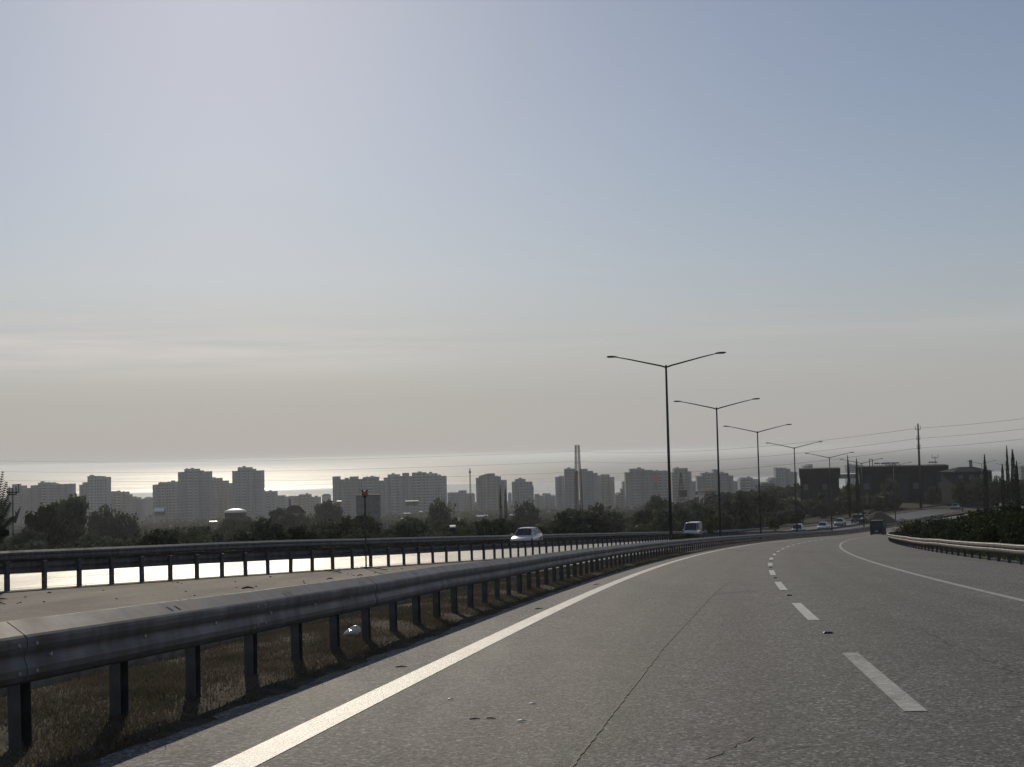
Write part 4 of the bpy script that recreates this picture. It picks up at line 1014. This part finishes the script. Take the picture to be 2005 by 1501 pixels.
# small houses along the shore seen in the gaps
rnd = random.Random(3)
hs_ = [(283, 298), (546, 560), (563, 580), (590, 604), (610, 626), (630, 646), (876, 890), (893, 905), (908, 928), (993, 1000), (1044, 1056), (1060, 1074), (1076, 1086), (1203, 1222), (1352, 1362), (1434, 1446), (1484, 1500), (1505, 1518), (1560, 1572)]
HL = ['tiny house on the shore in the gap left of the highest cluster', 'first tiny shore house right of the highest tower', 'second tiny shore house right of the highest tower', 'third tiny shore house right of the highest tower', 'fourth tiny shore house, before the rounded low flats', 'tiny shore house just left of the long central block', 'tiny shore house just right of the long central block', 'tiny shore house left of the radio mast foot', 'tiny shore house at the radio mast foot', 'tiny shore house between comb-topped tower and small square tower', 'tiny shore house right beside the small square tower', 'tiny shore house midway between square tower and pylon blocks', 'tiny shore house at the left foot of the pylon blocks', 'tiny shore house below the stair-shaped block', 'tiny shore house right of the round-shouldered tower', 'tiny shore house right of the second lamp pole', 'tiny shore house right of the third lamp pole', 'tiny shore house left of the pale open-cornered tower', 'tiny shore house just left of the left dark shed']
for i, (a, b) in enumerate(hs_):
    D = 1700; Xc, Yc = place_px((a+b)/2, D); z0 = float(terr(Xc, Yc)[0][0])-1
    wd = (b-a)/FPX*D; h = at(a, 982-.012*a+rnd.uniform(-5, 4), D).z-z0
    o = thing('seaside_house', HL[i], 'house', (Xc, Yc, z0), 0, 'small houses on the shore')
    wl = MB().box(-wd/2, wd/2, -5, 5, 0, h).build('wall', M['wallA' if i % 2 else 'wallB'], o)
    rf = MB(); rf.loft([[(-wd/2-.4, -5.4, h), (wd/2+.4, -5.4, h), (wd/2+.4, 5.4, h), (-wd/2-.4, 5.4, h)], [(-wd/3, -.5, h+2), (wd/3, -.5, h+2), (wd/3, .5, h+2), (-wd/3, .5, h+2)]]).build('roof', M['tile'] if i % 3 else M['slab'], o)

# ---------------------------------------------------------------- sheds, houses and roofs nearer than the towers
def shed(label, x0, x1, y0t, y1t, Yd, depth, fascia, name='warehouse', cat='warehouse', bays=8, light=True):
    A = at(x0, y0t, Yd); B = at(x1, y1t, Yd*1.0); zt = (A.z+B.z)/2; Xc = (A.x+B.x)/2; z0 = float(terr(Xc, Yd)[0][0])-1.5
    o = thing(name, label, cat, (Xc, Yd, z0), -math.atan2(Xc, Yd)*.95); wd = (B.x-A.x)/2; H = zt-z0
    n = bays; s = 2*wd/n
    for i in range(n):       # wall panels between piers
        MB().box(-wd+i*s+.05, -wd+(i+1)*s-.05, -.15, .15, 0, H-fascia).build('wall_panel', M['shed_light' if light and i % 3 != 1 else 'shed'], o)
        MB().box(-wd+i*s-.25, -wd+i*s+.25, -.35, -.152, 0, H-fascia).build('pier', M['shed'], o)
        if i % 2 == 0: MB().box(-wd+i*s+s*.25, -wd+i*s+s*.75, -.22, -.153, H*.45, H*.6).build('window', M['winglass'], o)
    MB().box(-wd, wd, .16, depth, 0, H-fascia).build('wall', M['shed'], o)
    MB().box(-wd-.5, wd+.5, -.9, depth+.3, H-fascia, H).build('fascia', M['shed'], o)
    MB().box(-wd-.6, wd+.6, -1.0, depth+.4, H, H+.12).build('roof', M['roofdark'], o)
    return o, H, wd
shed('dark flat-roofed shed, the shorter one left of the gap with the cypresses', 1568, 1641, 918, 918, 470, 22, 3.0, bays=4, light=False)
so_, H_, W_ = shed('long dark warehouse with a heavy roof fascia right of the cypress gap', 1686, 1850, 915, 911, 450, 26, 2.3, bays=7)
for i, (xx, ww) in enumerate(((-10.5, .9), (-8.2, 1.6), (-5.5, 2.4), (-2.2, 2.2), (9.5, 2.6))):
    q = MB()
    if i == 0: q.bar((xx, 3, H_+.1), (xx, 3, H_+2.6), .12, n=5).bar((xx+ww, 3, H_+.1), (xx+ww, 3, H_+2.6), .12, n=5).bar((xx, 3, H_+2.6), (xx+ww, 3, H_+2.6), .1, n=5)
    else:
        for t in range(3): q.bar((xx-ww/2+t*ww/2, 3, H_+.1), (xx-ww/2+t*ww/2, 3, H_+1.2), .06, n=4)
        q.box(xx-ww/2, xx+ww/2, 2.5, 3.6, H_+1.0, H_+1.35)
    q.build('roof_unit', M['shed_light'], so_)
def house(label, x0, x1, yeave, yridge, Yd, roofm='tile', wallm='wallB', chimney=None, depth=9, nm='house'):
    A = at(x0, yeave, Yd); B = at(x1, yeave, Yd); Xc = (A.x+B.x)/2; z0 = float(terr(Xc, Yd)[0][0])-1; wd = (B.x-A.x)/2
    he = (A.z+B.z)/2-z0; hr = at((x0+x1)/2, yridge, Yd).z-z0
    o = thing(nm, label, 'house', (Xc, Yd, z0), .12)
    MB().box(-wd*.9, wd*.9, 0, depth, 0, he-.05).build('wall', M[wallm], o)
    for i in range(3):
        f = MB().box(-wd*.7+i*wd*.5, -wd*.7+i*wd*.5+wd*.22, -.08, .04, he-2.1, he-.9).build('window', M['winglass'], o)
    rf = MB().loft([[(-wd, -.6, he), (wd, -.6, he), (wd, depth+.6, he), (-wd, depth+.6, he)], [(-wd*.35, depth*.45, hr), (wd*.35, depth*.45, hr), (wd*.35, depth*.55, hr), (-wd*.35, depth*.55, hr)]]).build('roof', M[roofm], o)
    if chimney: MB().box(chimney*wd-.35, chimney*wd+.35, depth*.4, depth*.4+.7, he, hr+2.0).build('chimney', M['wallC'], rf)
    return o
house('low hipped-roof house with a square chimney among the trees, right of the white dome', 551, 600, 1004, 990, 430, 'tile', 'wallB', -.35)
house('hipped-roof dark house between the long warehouse and the lone cypress', 1862, 1948, 923, 914, 400, 'roofdark', 'shed_light', .2)
house('brown flat house half hidden by trees between the second and third lamp poles', 1378, 1408, 961, 957, 520, 'tile', 'wallB')
house('pale roofed low house left of the warehouses, near the third lamp pole', 1489, 1520, 951, 946, 560, 'roofdark', 'wallB')
# dark square building behind the amber lamp
def cubeblock(label, x0, x1, yt, Yd, wallm, fl=4):
    A = at(x0, yt, Yd); B = at(x1, yt, Yd); Xc = (A.x+B.x)/2; z0 = float(terr(Xc, Yd)[0][0])-1; wd = (B.x-A.x)/2; H = A.z-z0
    o = thing('apartment_block', label, 'apartment block', (Xc, Yd, z0), .06)
    MB().box(-wd, wd, 0, 12, 0, H).build('wall', M[wallm], o)
    MB().box(-wd-.3, wd+.3, -.3, 12.3, H, H+.35).build('roof', M['roofdark'], o)
    for f in range(int(H/3)):
        for i in range(4): MB().box(-wd+wd*2*(i+.25)/4, -wd+wd*2*(i+.72)/4, -.07, .04, f*3+1, f*3+2.4).build('window', M['winglass'], o)
cubeblock('dark square four storey building right behind the amber warning lamp', 697, 743, 971, 640, 'wallD')
# white membrane dome
Yd_ = 620
for q_ in range(400, 1100, 10):
    c_ = at(461, 1003, q_)
    if c_.z - float(terr(c_.x, c_.y)[0][0]) < 2.2: Yd_ = q_; break
P = at(461, 1003, Yd_); z0 = P.z; DS = Yd_/620
o = thing('sports_dome', 'white low domed roof glowing among the trees under the highest tower', 'dome', (P.x, P.y, z0), 0); o.scale = (DS, DS, DS)
rings = []
for i in range(7):
    t = i/6; r = 5.1*math.cos(t*1.45); rings.append([(r*math.cos(a), r*math.sin(a), 1.75*math.sin(t*1.45)) for a in [6.283*j/28 for j in range(28)]])
MB().loft(rings).build('roof', M['fabric'], o, smooth=True)
wl = MB().bar((0,0,-2.6), (0,0,0), 4.7, 4.7, 24).build('wall', M['hutwall'], o)
q = MB()
for j in range(14):
    a = 6.283*j/14; q.bar((5*math.cos(a), 5*math.sin(a), 0), (4.2*math.cos(a), 4.2*math.sin(a), 1.05), .05, n=4)
q.build('rib', M['slab'], o)
# small glinting metal roofs
def hut(label, x, y, wpx, Yd, hpx=3, slope=.12, rz=0, roof='whitemetal'):
    hpx *= .6
    for q_ in range(int(Yd*.6), 1100, 10):       # stand it where its roof is about 3 m above the ground
        c_ = at(x, y, q_)
        if c_.z - float(terr(c_.x, c_.y)[0][0]) > 3.4: Yd = q_; continue
        Yd = q_; break
    P = at(x, y, Yd); wd = wpx/FPX*Yd/2; o = thing('hut', label, 'hut', (P.x, P.y, P.z), rz); d = max(1.5, hpx/FPX*Yd*7)
    gr = float(terr(P.x, P.y)[0][0])-P.z-.5
    MB().box(-wd*.94, wd*.94, .2, d-.2, max(-3.4, min(gr, -2.2)), -.02).build('wall', M['hutwall'], o)
    MB().loft([[(-wd, 0, 0), (wd, 0, 0), (wd, 0, .12), (-wd, 0, .12)], [(-wd, d/2, d/2*slope), (wd, d/2, d/2*slope), (wd, d/2, d/2*slope+.12), (-wd, d/2, d/2*slope+.12)], [(-wd, d, 0), (wd, d, 0), (wd, d, .12), (-wd, d, .12)]]).build('roof', M[roof], o)
hut('hut with a bright tilted grey roof near the left cluster base', 311, 1001, 19, 560, 6, .5, .1)
hut('tiny pale flat roof left below the white dome', 417, 1021, 15, 420, 2)
hut('narrow white roof right of the chimney house', 586, 997, 16, 430, 2)
hut('tiny white roof at the left foot of the long slab block', 664, 981, 9, 600, 2)
hut('bright roof in trees below the long central block, upper one with a flat shape', 806, 981, 26, 400, 3)
hut('long thin white roof among trees below the central block', 797, 1005, 14, 330, 2)
hut('short white roof right of the long thin one below the central block', 824, 1002, 7, 330, 2)
hut('tiny white roof lowest in the trees below the central block', 788, 1015, 6, 300, 2)
hut('little glinting greenhouse roof in the grove left of the white car', 886, 1033, 11, 210, 3)
hut('slanted pale shed roof in the grove under the radio mast', 946, 1011, 24, 300, 4, .3, .35)
hut('short curved pale roof in the grove above the white car', 1003, 1009, 10, 290, 3, .4)
hut('thin white roof left of the nearest lamp pole at mid height', 1300, 987, 15, 300, 2)
hut('thin white roof right of the nearest lamp pole at mid height', 1320, 986, 10, 300, 2)
hut('pale curved roof seen through the gap between the two dark sheds', 1662, 928, 40, 600, 7, .1, 0, 'fabric')
hut('tiny white glint roof on the hill above the second lamp pole', 1364, 961, 4, 900, 2)

# ---------------------------------------------------------------- palm fronds at the left edge
def frond_plant(name, label, base_p, tips, H):
    o = thing(name, label, 'palm', base_p, 0); b = Vector((0, 0, 0))
    MB().bar((0, 0, -H*.3), (0, 0, H*.45), .045*H, .03*H, 7).build('trunk', M['bark'], o)
    for t in tips:
        t = Vector(t)-Vector(base_p); st = Vector((0, 0, H*.45)); mb = MB(); n = 26 if H > 1 else 9; prevp = st
        for i in range(1, n+1):
            u = i/n; p = st.lerp(t, u)+Vector((0, 0, .35*math.sin(u*3.14)*H*.2)); mb.bar(prevp, p, .02*(1-u)+.006, n=4, cap=False)
            d = (p-prevp).normalized(); sd_ = d.cross(Vector((0, 1, 0))).normalized()
            for s in (-1, 1):
                L_ = .42*math.sin(min(1, u*.9+.15)*3.0)*H/4+.08*min(1, H/3); q = p + sd_*s*L_*.7 + d*L_*.6 - Vector((0, 0, L_*.15)); w_ = d*.035*min(1, H/2.5)
                mb.add([p-w_, p+w_, q], [(0,1,2)])
            prevp = p
        mb.build('frond', M['frond'], o)
Yd = 60; bp_ = at(-14, 1078, Yd)
zz = float(terr(bp_.x, bp_.y)[0][0]); 
frond_plant('palm_tree', 'dark feathery palm fronds cut off by the left edge, above the far guardrail', (bp_.x, bp_.y, zz+.2), [at(5, 925, Yd), at(12, 945, Yd), at(16, 968, Yd), at(20, 985, Yd), at(26, 1012, Yd), at(16, 1040, Yd), at(-40, 950, Yd), at(-50, 990, Yd)], 3.2)
Yd = 19.5; bp_ = at(-22, 1215, Yd)
frond_plant('palm_tree', 'small spiky palm seedling at the left edge on the median paving', tuple(bp_), [at(9, 1160, Yd), at(13, 1172, Yd), at(10, 1182, Yd), at(-40, 1150, Yd)], .5)

# ---------------------------------------------------------------- vehicles
def wheel_mesh(r=.32, w_=.2):
    t = MB(); rings = []
    for x, q in ((-w_/2, r*.66), (-w_/2, r*.93), (-w_*.36, r), (w_*.36, r), (w_/2, r*.93), (w_/2, r*.66)):
        rings.append([(x, q*math.cos(a), q*math.sin(a)) for a in [6.283*i/20 for i in range(20)]])
    t.loft(rings); ty = t.mesh('tyre', True); ty.materials.append(M['rubber'])
    d = MB(); d.bar((w_/2-.03, 0, 0), (w_/2+.004, 0, 0), r*.16, n=10)
    for k in range(5):
        a = 6.283*k/5; d.bar((w_/2-.01, 0, 0), (w_/2-.01, r*.62*math.cos(a), r*.62*math.sin(a)), .035, n=4)
    for i in range(20):
        a0, a1 = 6.283*i/20, 6.283*(i+1)/20; d.bar((w_/2-.01, r*.63*math.cos(a0), r*.63*math.sin(a0)), (w_/2-.01, r*.63*math.cos(a1), r*.63*math.sin(a1)), .025, n=4, cap=False)
    rm = d.mesh('rim'); rm.materials.append(M['rim']); return ty, rm
WM = wheel_mesh()
def ring(y, w_, zb, zt, rd=.12, wt=None):
    """cross-section in x-z at station y: flat bottom, rounded shoulders, tumblehome"""
    wt = wt or w_*.93
    return [(-w_*.92, y, zb), (w_*.92, y, zb), (w_, y, zb+.12), (w_, y, zb+(zt-zb)*.6), (wt, y, zt-rd*.5), (wt-rd*.8, y, zt), (0, y, zt+.015), (-wt+rd*.8, y, zt), (-wt, y, zt-rd*.5), (-w_, y, zb+(zt-zb)*.6), (-w_, y, zb+.12)]
def vehicle(label, kind, paint, P, head, group, s=1.0):
    """front faces +y in its own frame; head = compass heading in radians"""
    root = thing({'sedan': 'car', 'hatch': 'car', 'suv': 'off_roader', 'van': 'van'}[kind], label, {'sedan': 'car', 'hatch': 'car', 'suv': 'off-roader', 'van': 'van'}[kind], P, -head, group)
    root.scale = (s, s, s)
    W = {'sedan': .89, 'hatch': .87, 'suv': .95, 'van': .98}[kind]
    if kind in ('sedan', 'hatch'):
        body = [(2.22, W*.62, .34, .56), (2.12, W*.86, .24, .64), (1.85, W*.96, .2, .72), (1.1, W, .2, .86), (.75, W, .2, .93), (-.9, W, .2, .95), (-1.6, W, .2, .97), (-2.0, W*.96, .22, .95 if kind == 'sedan' else .9), (-2.2, W*.84, .3, .82)]
        # greenhouse: y front bottom, y front top, y rear top, y rear bottom, roof z, half widths
        gh = (1.0, .22, -1.0, -1.75, 1.43, W*.86, W*.66) if kind == 'sedan' else (1.0, .3, -1.5, -2.0, 1.47, W*.87, W*.68)
        r, wy = .31, (1.38, -1.3)
    elif kind == 'suv':
        body = [(2.3, W*.8, .42, .9), (2.2, W*.94, .34, 1.02), (1.3, W, .32, 1.1), (1.1, W, .32, 1.12), (-1.6, W, .32, 1.14), (-2.2, W, .34, 1.12), (-2.3, W*.93, .4, 1.0)]
        gh = (1.15, .6, -1.95, -2.25, 1.85, W*.9, W*.78); r, wy = .38, (1.45, -1.4)
    else:
        body = [(2.45, W*.8, .34, .75), (2.38, W*.92, .28, .95), (1.9, W*.98, .26, 1.12), (1.6, W, .26, 1.18), (-2.4, W, .26, 1.2), (-2.5, W*.97, .3, 1.15)]
        gh = (1.8, .95, -2.4, -2.47, 2.18, W*.95, W*.86); r, wy = .34, (1.6, -1.5)
    b = MB(); b.loft([ring(*q) for q in body]); bo = b.build('body', M[paint], root, smooth=True)
    bo.data.polygons.foreach_set('use_smooth', [True]*len(bo.data.polygons)); 
    y0, y1, y2, y3, zr, wb, wt = gh
    def beltz(y): return float(np.interp(-y, [-q[0] for q in body], [q[3] for q in body]))-.03
    zf, zb_ = beltz(y0), beltz(y3)
    g = MB()           # glass house
    g.add([(-wb, y0-.02, zf), (wb, y0-.02, zf), (wb, y3, zb_), (-wb, y3, zb_), (-wt, y1, zr-.03), (wt, y1, zr-.03), (wt, y2, zr-.03), (-wt, y2, zr-.03)],
          [(0,1,5,4), (1,2,6,5), (2,3,7,6), (3,0,4,7), (0,3,2,1)])
    glm = g.build('window', M['carglass' if paint != 'car_blue' else 'dark'], root)
    rf = MB(); e = .05
    n = 6; rr = []
    for i in range(n+1):
        t = i/n; y = y1+.06+(y2-.06-y1-.06)*t; zc_ = zr + .05*math.sin(math.pi*min(1, t*.9+.05)); w_ = wt+.02
        rr.append([(-w_, y, zr-.06), (-w_*.97, y, zr-.005), (-w_*.6, y, zc_), (0, y, zc_+.012), (w_*.6, y, zc_), (w_*.97, y, zr-.005), (w_, y, zr-.06)])
    rf.loft(rr); rf.build('roof', M[paint], root, smooth=True)
    pl = MB()
    for s_ in (-1, 1):
        pl.bar((s_*(wb+.0), y0, zf), (s_*(wt+.0), y1+.05, zr-.03), .035, n=5)
        pl.bar((s_*(wb+.0), y3, zb_), (s_*(wt+.0), y2-.05, zr-.03), .06, n=5)
        for f in ((.5,) if kind in ('sedan', 'hatch') else (.42, .72)):
            ya = y0+(y3-y0)*f; yb = y1+(y2-y1)*f; zz_ = beltz(ya); pl.bar((s_*(wb+.005), ya, zz_), (s_*(wt+.005), yb, zr-.03), .035, n=5)
    pl.build('pillar', M[paint], root)
    if kind == 'van':  # closed rear sides
        q = MB()
        for s_ in (-1, 1):
            q.add([(s_*(wb+.012), .0, beltz(0)), (s_*(wb+.012), y3+.05, zb_), (s_*(wt+.014), y2+.02, zr-.05), (s_*(wt+.014), 0, zr-.05)], [(0,1,2,3)])
        if paint == 'car_white': q.build('side_panel', M[paint], root)
    yf = body[0][0]
    for s_ in (-1, 1):
        zl = {'sedan': .62, 'hatch': .64, 'suv': .88, 'van': .88}[kind]; W1 = body[1][1]
        MB().loft([[(s_*W1*.55, body[1][0]+.05, zl-.05), (s_*W1*.98, body[1][0]-.22, zl-.03), (s_*W1*.98, body[1][0]-.22, zl+.06), (s_*W1*.6, body[1][0]-.02, zl+.07)],
                   [(s_*W1*.55, body[1][0]+.085, zl-.05), (s_*W1*1.03, body[1][0]-.18, zl-.03), (s_*W1*1.02, body[1][0]-.2, zl+.07), (s_*W1*.6, body[1][0]+.02, zl+.08)]]).build('headlight', M['headlight'], root)
        yr = body[-1][0]; zl2 = {'sedan': .8, 'hatch': .85, 'suv': 1.0, 'van': 1.0}[kind]; W2 = body[-1][1]
        MB().box(s_*W2*.72 if s_ > 0 else -W2*1.02, s_*W2*1.02 if s_ > 0 else -W2*.72, yr-.03, yr+.12, zl2-.18 if kind != 'van' else .75, zl2 if kind != 'van' else 1.12).build('tail_light', M['taillight'], root)
        mr = MB(); mr.bar((s_*wb, y0-.25, zf+.06), (s_*(W+.08), y0-.28, zf+.1), .02, n=4); mr.box(s_*(W+.02)-(.0 if s_ > 0 else .18), s_*(W+.02)+(.18 if s_ > 0 else 0), y0-.36, y0-.26, zf+.03, zf+.2)
        mr.build('mirror', M[paint] if paint != 'car_black' else M['dark'], root)
        for y in wy:
            wh = bpy.data.objects.new('wheel', None); COL.objects.link(wh); wh.parent = root; wh.location = (s_*(W-.1), y, r); wh.scale = (1, r/.32, r/.32)
            if s_ < 0: wh.rotation_euler = (0, 0, math.pi)
            link('tyre', WM[0], None, wh); link('rim', WM[1], None, wh)
            ar = MB(); rings = []
            for x in (s_*(W-.24), s_*(W+.004)): rings.append([(x, y+(r+.06)*math.cos(a), r+(r+.06)*math.sin(a)) for a in [6.283*i/16 for i in range(16)]])
            ar.loft(rings); ar.build('wheel_arch', M['dark'], root)
    MB().box(-W*.55, W*.55, yf-.02, yf+.02, body[0][2]+.02, body[0][2]+(.14 if kind != 'suv' else .4)).build('grille', M['dark'], root)
    MB().box(-.26, .26, yf+.022, yf+.034, body[0][2]+.1, body[0][2]+.21).build('number_plate', M['plate'], root)
    yr = body[-1][0]; MB().box(-.26, .26, yr-.034, yr-.022, .62, .73).build('number_plate', M['plate'], root)
    MB().box(-W*.9, W*.9, body[-1][0]-.05, body[-1][0]+.2, body[-1][2]-.05, body[-1][2]+.16).build('bumper', M['dark'] if kind != 'sedan' else M[paint], root)
    return root
def put(label, kind, paint, x, du, oncoming=True, group='cars on the opposite carriageway', s=1.0, yaw=0.0, uo=None):
    f = lambda y: (float(u2(y))-du if uo is None else uo)
    Ys = np.linspace(40, 500, 3000); xs = np.array([proj(pt(q, f(q)))[0] for q in Ys]); lo = np.argmin(xs[:400]) if uo else 0
    Y = float(Ys[lo+np.argmin(abs(xs[lo:]-x))]); P = pt(Y, f(Y), .03); h = cen(Y)[1] + yaw + (math.pi if oncoming else 0)
    print('PUT', label[:30], round(Y, 1), [round(v) for v in proj(P)])
    return vehicle(label, kind, paint, P, h, group, s)
put('pale sedan driving towards the camera behind the median guardrail', 'sedan', 'car_white', 1031, 9.0, yaw=.05, s=.9)
put('white van coming towards the camera, half hidden by the median bush', 'van', 'car_white', 1357, 8.2, s=.88)
put('small dark hatchback, first of the line of oncoming cars', 'hatch', 'car_grey', 1563, 3.6)
put('white sedan with shining bonnet, second of the line of oncoming cars', 'sedan', 'car_white', 1612, 3.6)
put('silver sedan between the white sedan and the black off-roader', 'sedan', 'car_silver', 1645, 6.0)
put('black off-roader with pale roof, tallest of the line of oncoming cars', 'suv', 'car_black', 1679, 6.0)
put('white hatchback just above the roof of the dark blue van', 'hatch', 'car_white', 1718, 7.0)
put('white car far away on the rising bend right of the shrubs gap', 'hatch', 'car_silver', 1871, 5.0)
put('dark car far away at the right edge, half hidden by shrubs', 'sedan', 'car_grey', 1974, 5.0)
Yv = 211; P = at(1720, 1047, Yv); X = P.x
o = vehicle('dark blue van driving away in the right lane, seen from behind', 'van', 'car_blue', Vector((X, Yv, float(base(Yv))+.01)), cen(Yv)[1], None, 1.0)

# ---------------------------------------------------------------- litter
def ground(x, y, dz=.01):
    d = ray(x, y); t = -1.2/(d.z+.0589); return d*t+Vector((0, 0, dz))
P = ground(690, 1256)
rb = np.random.RandomState(4); mb = MB(); rings = []
for i, (x, r) in enumerate(((-.10, .012), (-.07, .035), (-.02, .05), (.03, .055), (.08, .05), (.11, .03), (.12, .01))):
    rings.append([(x, r*1.2*math.cos(a)*rb.uniform(.7, 1.2), .045+r*math.sin(a)*rb.uniform(.7, 1.25)+.02*i/6) for a in [6.283*k/10 for k in range(10)]])
o = mb.loft(rings).build('plastic_bag', M['bag'], smooth=False); o.location = P + Vector((0, 0, .05)); o.rotation_euler = (0, -.25, .2); tag(o, 'crumpled shiny white plastic bag lying on the dry grass between rail posts', 'litter')
def stick(label, x0, y0, x1, y1, r=.006, light=False, plane=True):
    A, B = ground(x0, y0, r), ground(x1, y1, r); mid = (A+B)/2 + Vector((0, 0, r*.6)); o = MB().bar(A, mid, r*.8, r, 5).bar(mid, B, r, r*.4, 5)
    tag(o.build('twig' if not light else 'paper_scrap', M['twig'] if not light else M['fabric']), label, 'twig' if not light else 'paper scrap')
stick('dark twig on the shoulder between the rail shadow and the white line', 775, 1307, 798, 1306, .007)
stick('dark twig flat on the near lane, left of its close neighbour', 920, 1409, 940, 1408, .005)
stick('dark twig flat on the near lane, right of its close neighbour', 953, 1407, 971, 1408, .005)
stick('small dark twig by the white line halfway along the rail', 1048, 1193, 1062, 1192, .009)
stick('tiny dark twig on the shoulder farther along the rail', 1163, 1145, 1174, 1144, .009)
stick('pale paper scrap lying on the near lane below the white line', 877, 1370, 888, 1370, .006, True)
stick('pale paper scrap lying beside the two dark twigs on the lane', 1013, 1413, 1031, 1413, .007, True)
stick('pale paper scrap lying toward the tar joint in the lane', 1036, 1379, 1050, 1379, .006, True)
def mstick(label, x0, y0, x1, y1, r=.02, m_='twig', h=0):
    # on the median paving: find the point where the view ray meets it
    def q(x, y):
        d = ray(x, y); t = -1.05/(d.z+.0589); return d*t+Vector((0, 0, r))
    A, B = q(x0, y0), q(x1, y1)
    tag(MB().bar(A, (A+B)/2+Vector((0, 0, r)), r*.7, r, 5).bar((A+B)/2+Vector((0, 0, r)), B, r, r*.5, 5).build('driftwood', M[m_]), label, 'wood scrap')
mstick('long dark wooden scrap at the foot of the post with the amber lamp', 706, 1112, 758, 1117, .03)
mstick('short dark wooden scrap left of the amber lamp post foot', 636, 1118, 668, 1122, .03)
mstick('dark wedge of wood on the pale median above the rail', 474, 1154, 497, 1153, .025)
mstick('small dark wood piece on the median above the first rail slots', 640, 1135, 652, 1134, .02)
mstick('tiny dark fragment on the median near the middle rail posts', 700, 1128, 710, 1127, .02)
mstick('upright dark splinter standing on the pale median', 593, 1134, 597, 1141, .012)
# cobbles / pebbles scattered on the soil strip: too many to count
mb = MB(); rnd = random.Random(8)
for i in range(1500):
    Y = 7+rnd.random()**1.5*50; u = rnd.uniform(-6.9, -4.5); P = pt(Y, u, .075*math.sin(max(0, (u+6.98)/2.3)*math.pi)+.01 if -6.95 < u < -4.8 else .012); s = rnd.uniform(.005, .018)*(1 if u < -4.8 else .5)
    a = rnd.uniform(0, 6); q = [(math.cos(a+k*1.57)*s*rnd.uniform(.6, 1.2), math.sin(a+k*1.57)*s*rnd.uniform(.6, 1.2)) for k in range(4)]
    mb.add([P+Vector((x, y, -.004)) for x, y in q]+[P+Vector((0, 0, s*rnd.uniform(.5, 1)))], [(0,1,4), (1,2,4), (2,3,4), (3,0,4)])
mb.build('gravel', M['kerb'], kind='stuff')
mb = MB()
for i in range(230):
    Y = 14+rnd.random()**1.5*60; u = rnd.uniform(float(u2(Y)), -7.6); P = pt(Y, u, .035); s = rnd.uniform(.02, .07); a = rnd.uniform(0, 6)
    q = [(math.cos(a+k*1.57)*s*rnd.uniform(.3, 1.2), math.sin(a+k*1.57)*s*rnd.uniform(.3, 1.2)) for k in range(4)]
    mb.add([P+Vector((x, y, 0)) for x, y in q]+[P+Vector((0, 0, s*.4))], [(0,1,4), (1,2,4), (2,3,4), (3,0,4)])
mb.build('debris', M['twig'], kind='stuff')

# ---------------------------------------------------------------- air
hz = MB().box(-34000, 34000, -6000, 35000, -88, 9)
hm = bpy.data.materials.new('air_haze'); hm.use_nodes = True; N = hm.node_tree.nodes; N.clear()
pv = N.new('ShaderNodeVolumePrincipled'); pv.inputs['Density'].default_value = HAZE_DENSITY; pv.inputs['Color'].default_value = (.65, .69, .75, 1); pv.inputs['Anisotropy'].default_value = .56
oo = N.new('ShaderNodeOutputMaterial'); hm.node_tree.links.new(pv.outputs[0], oo.inputs['Volume'])
hz.build('haze', hm, kind='stuff')
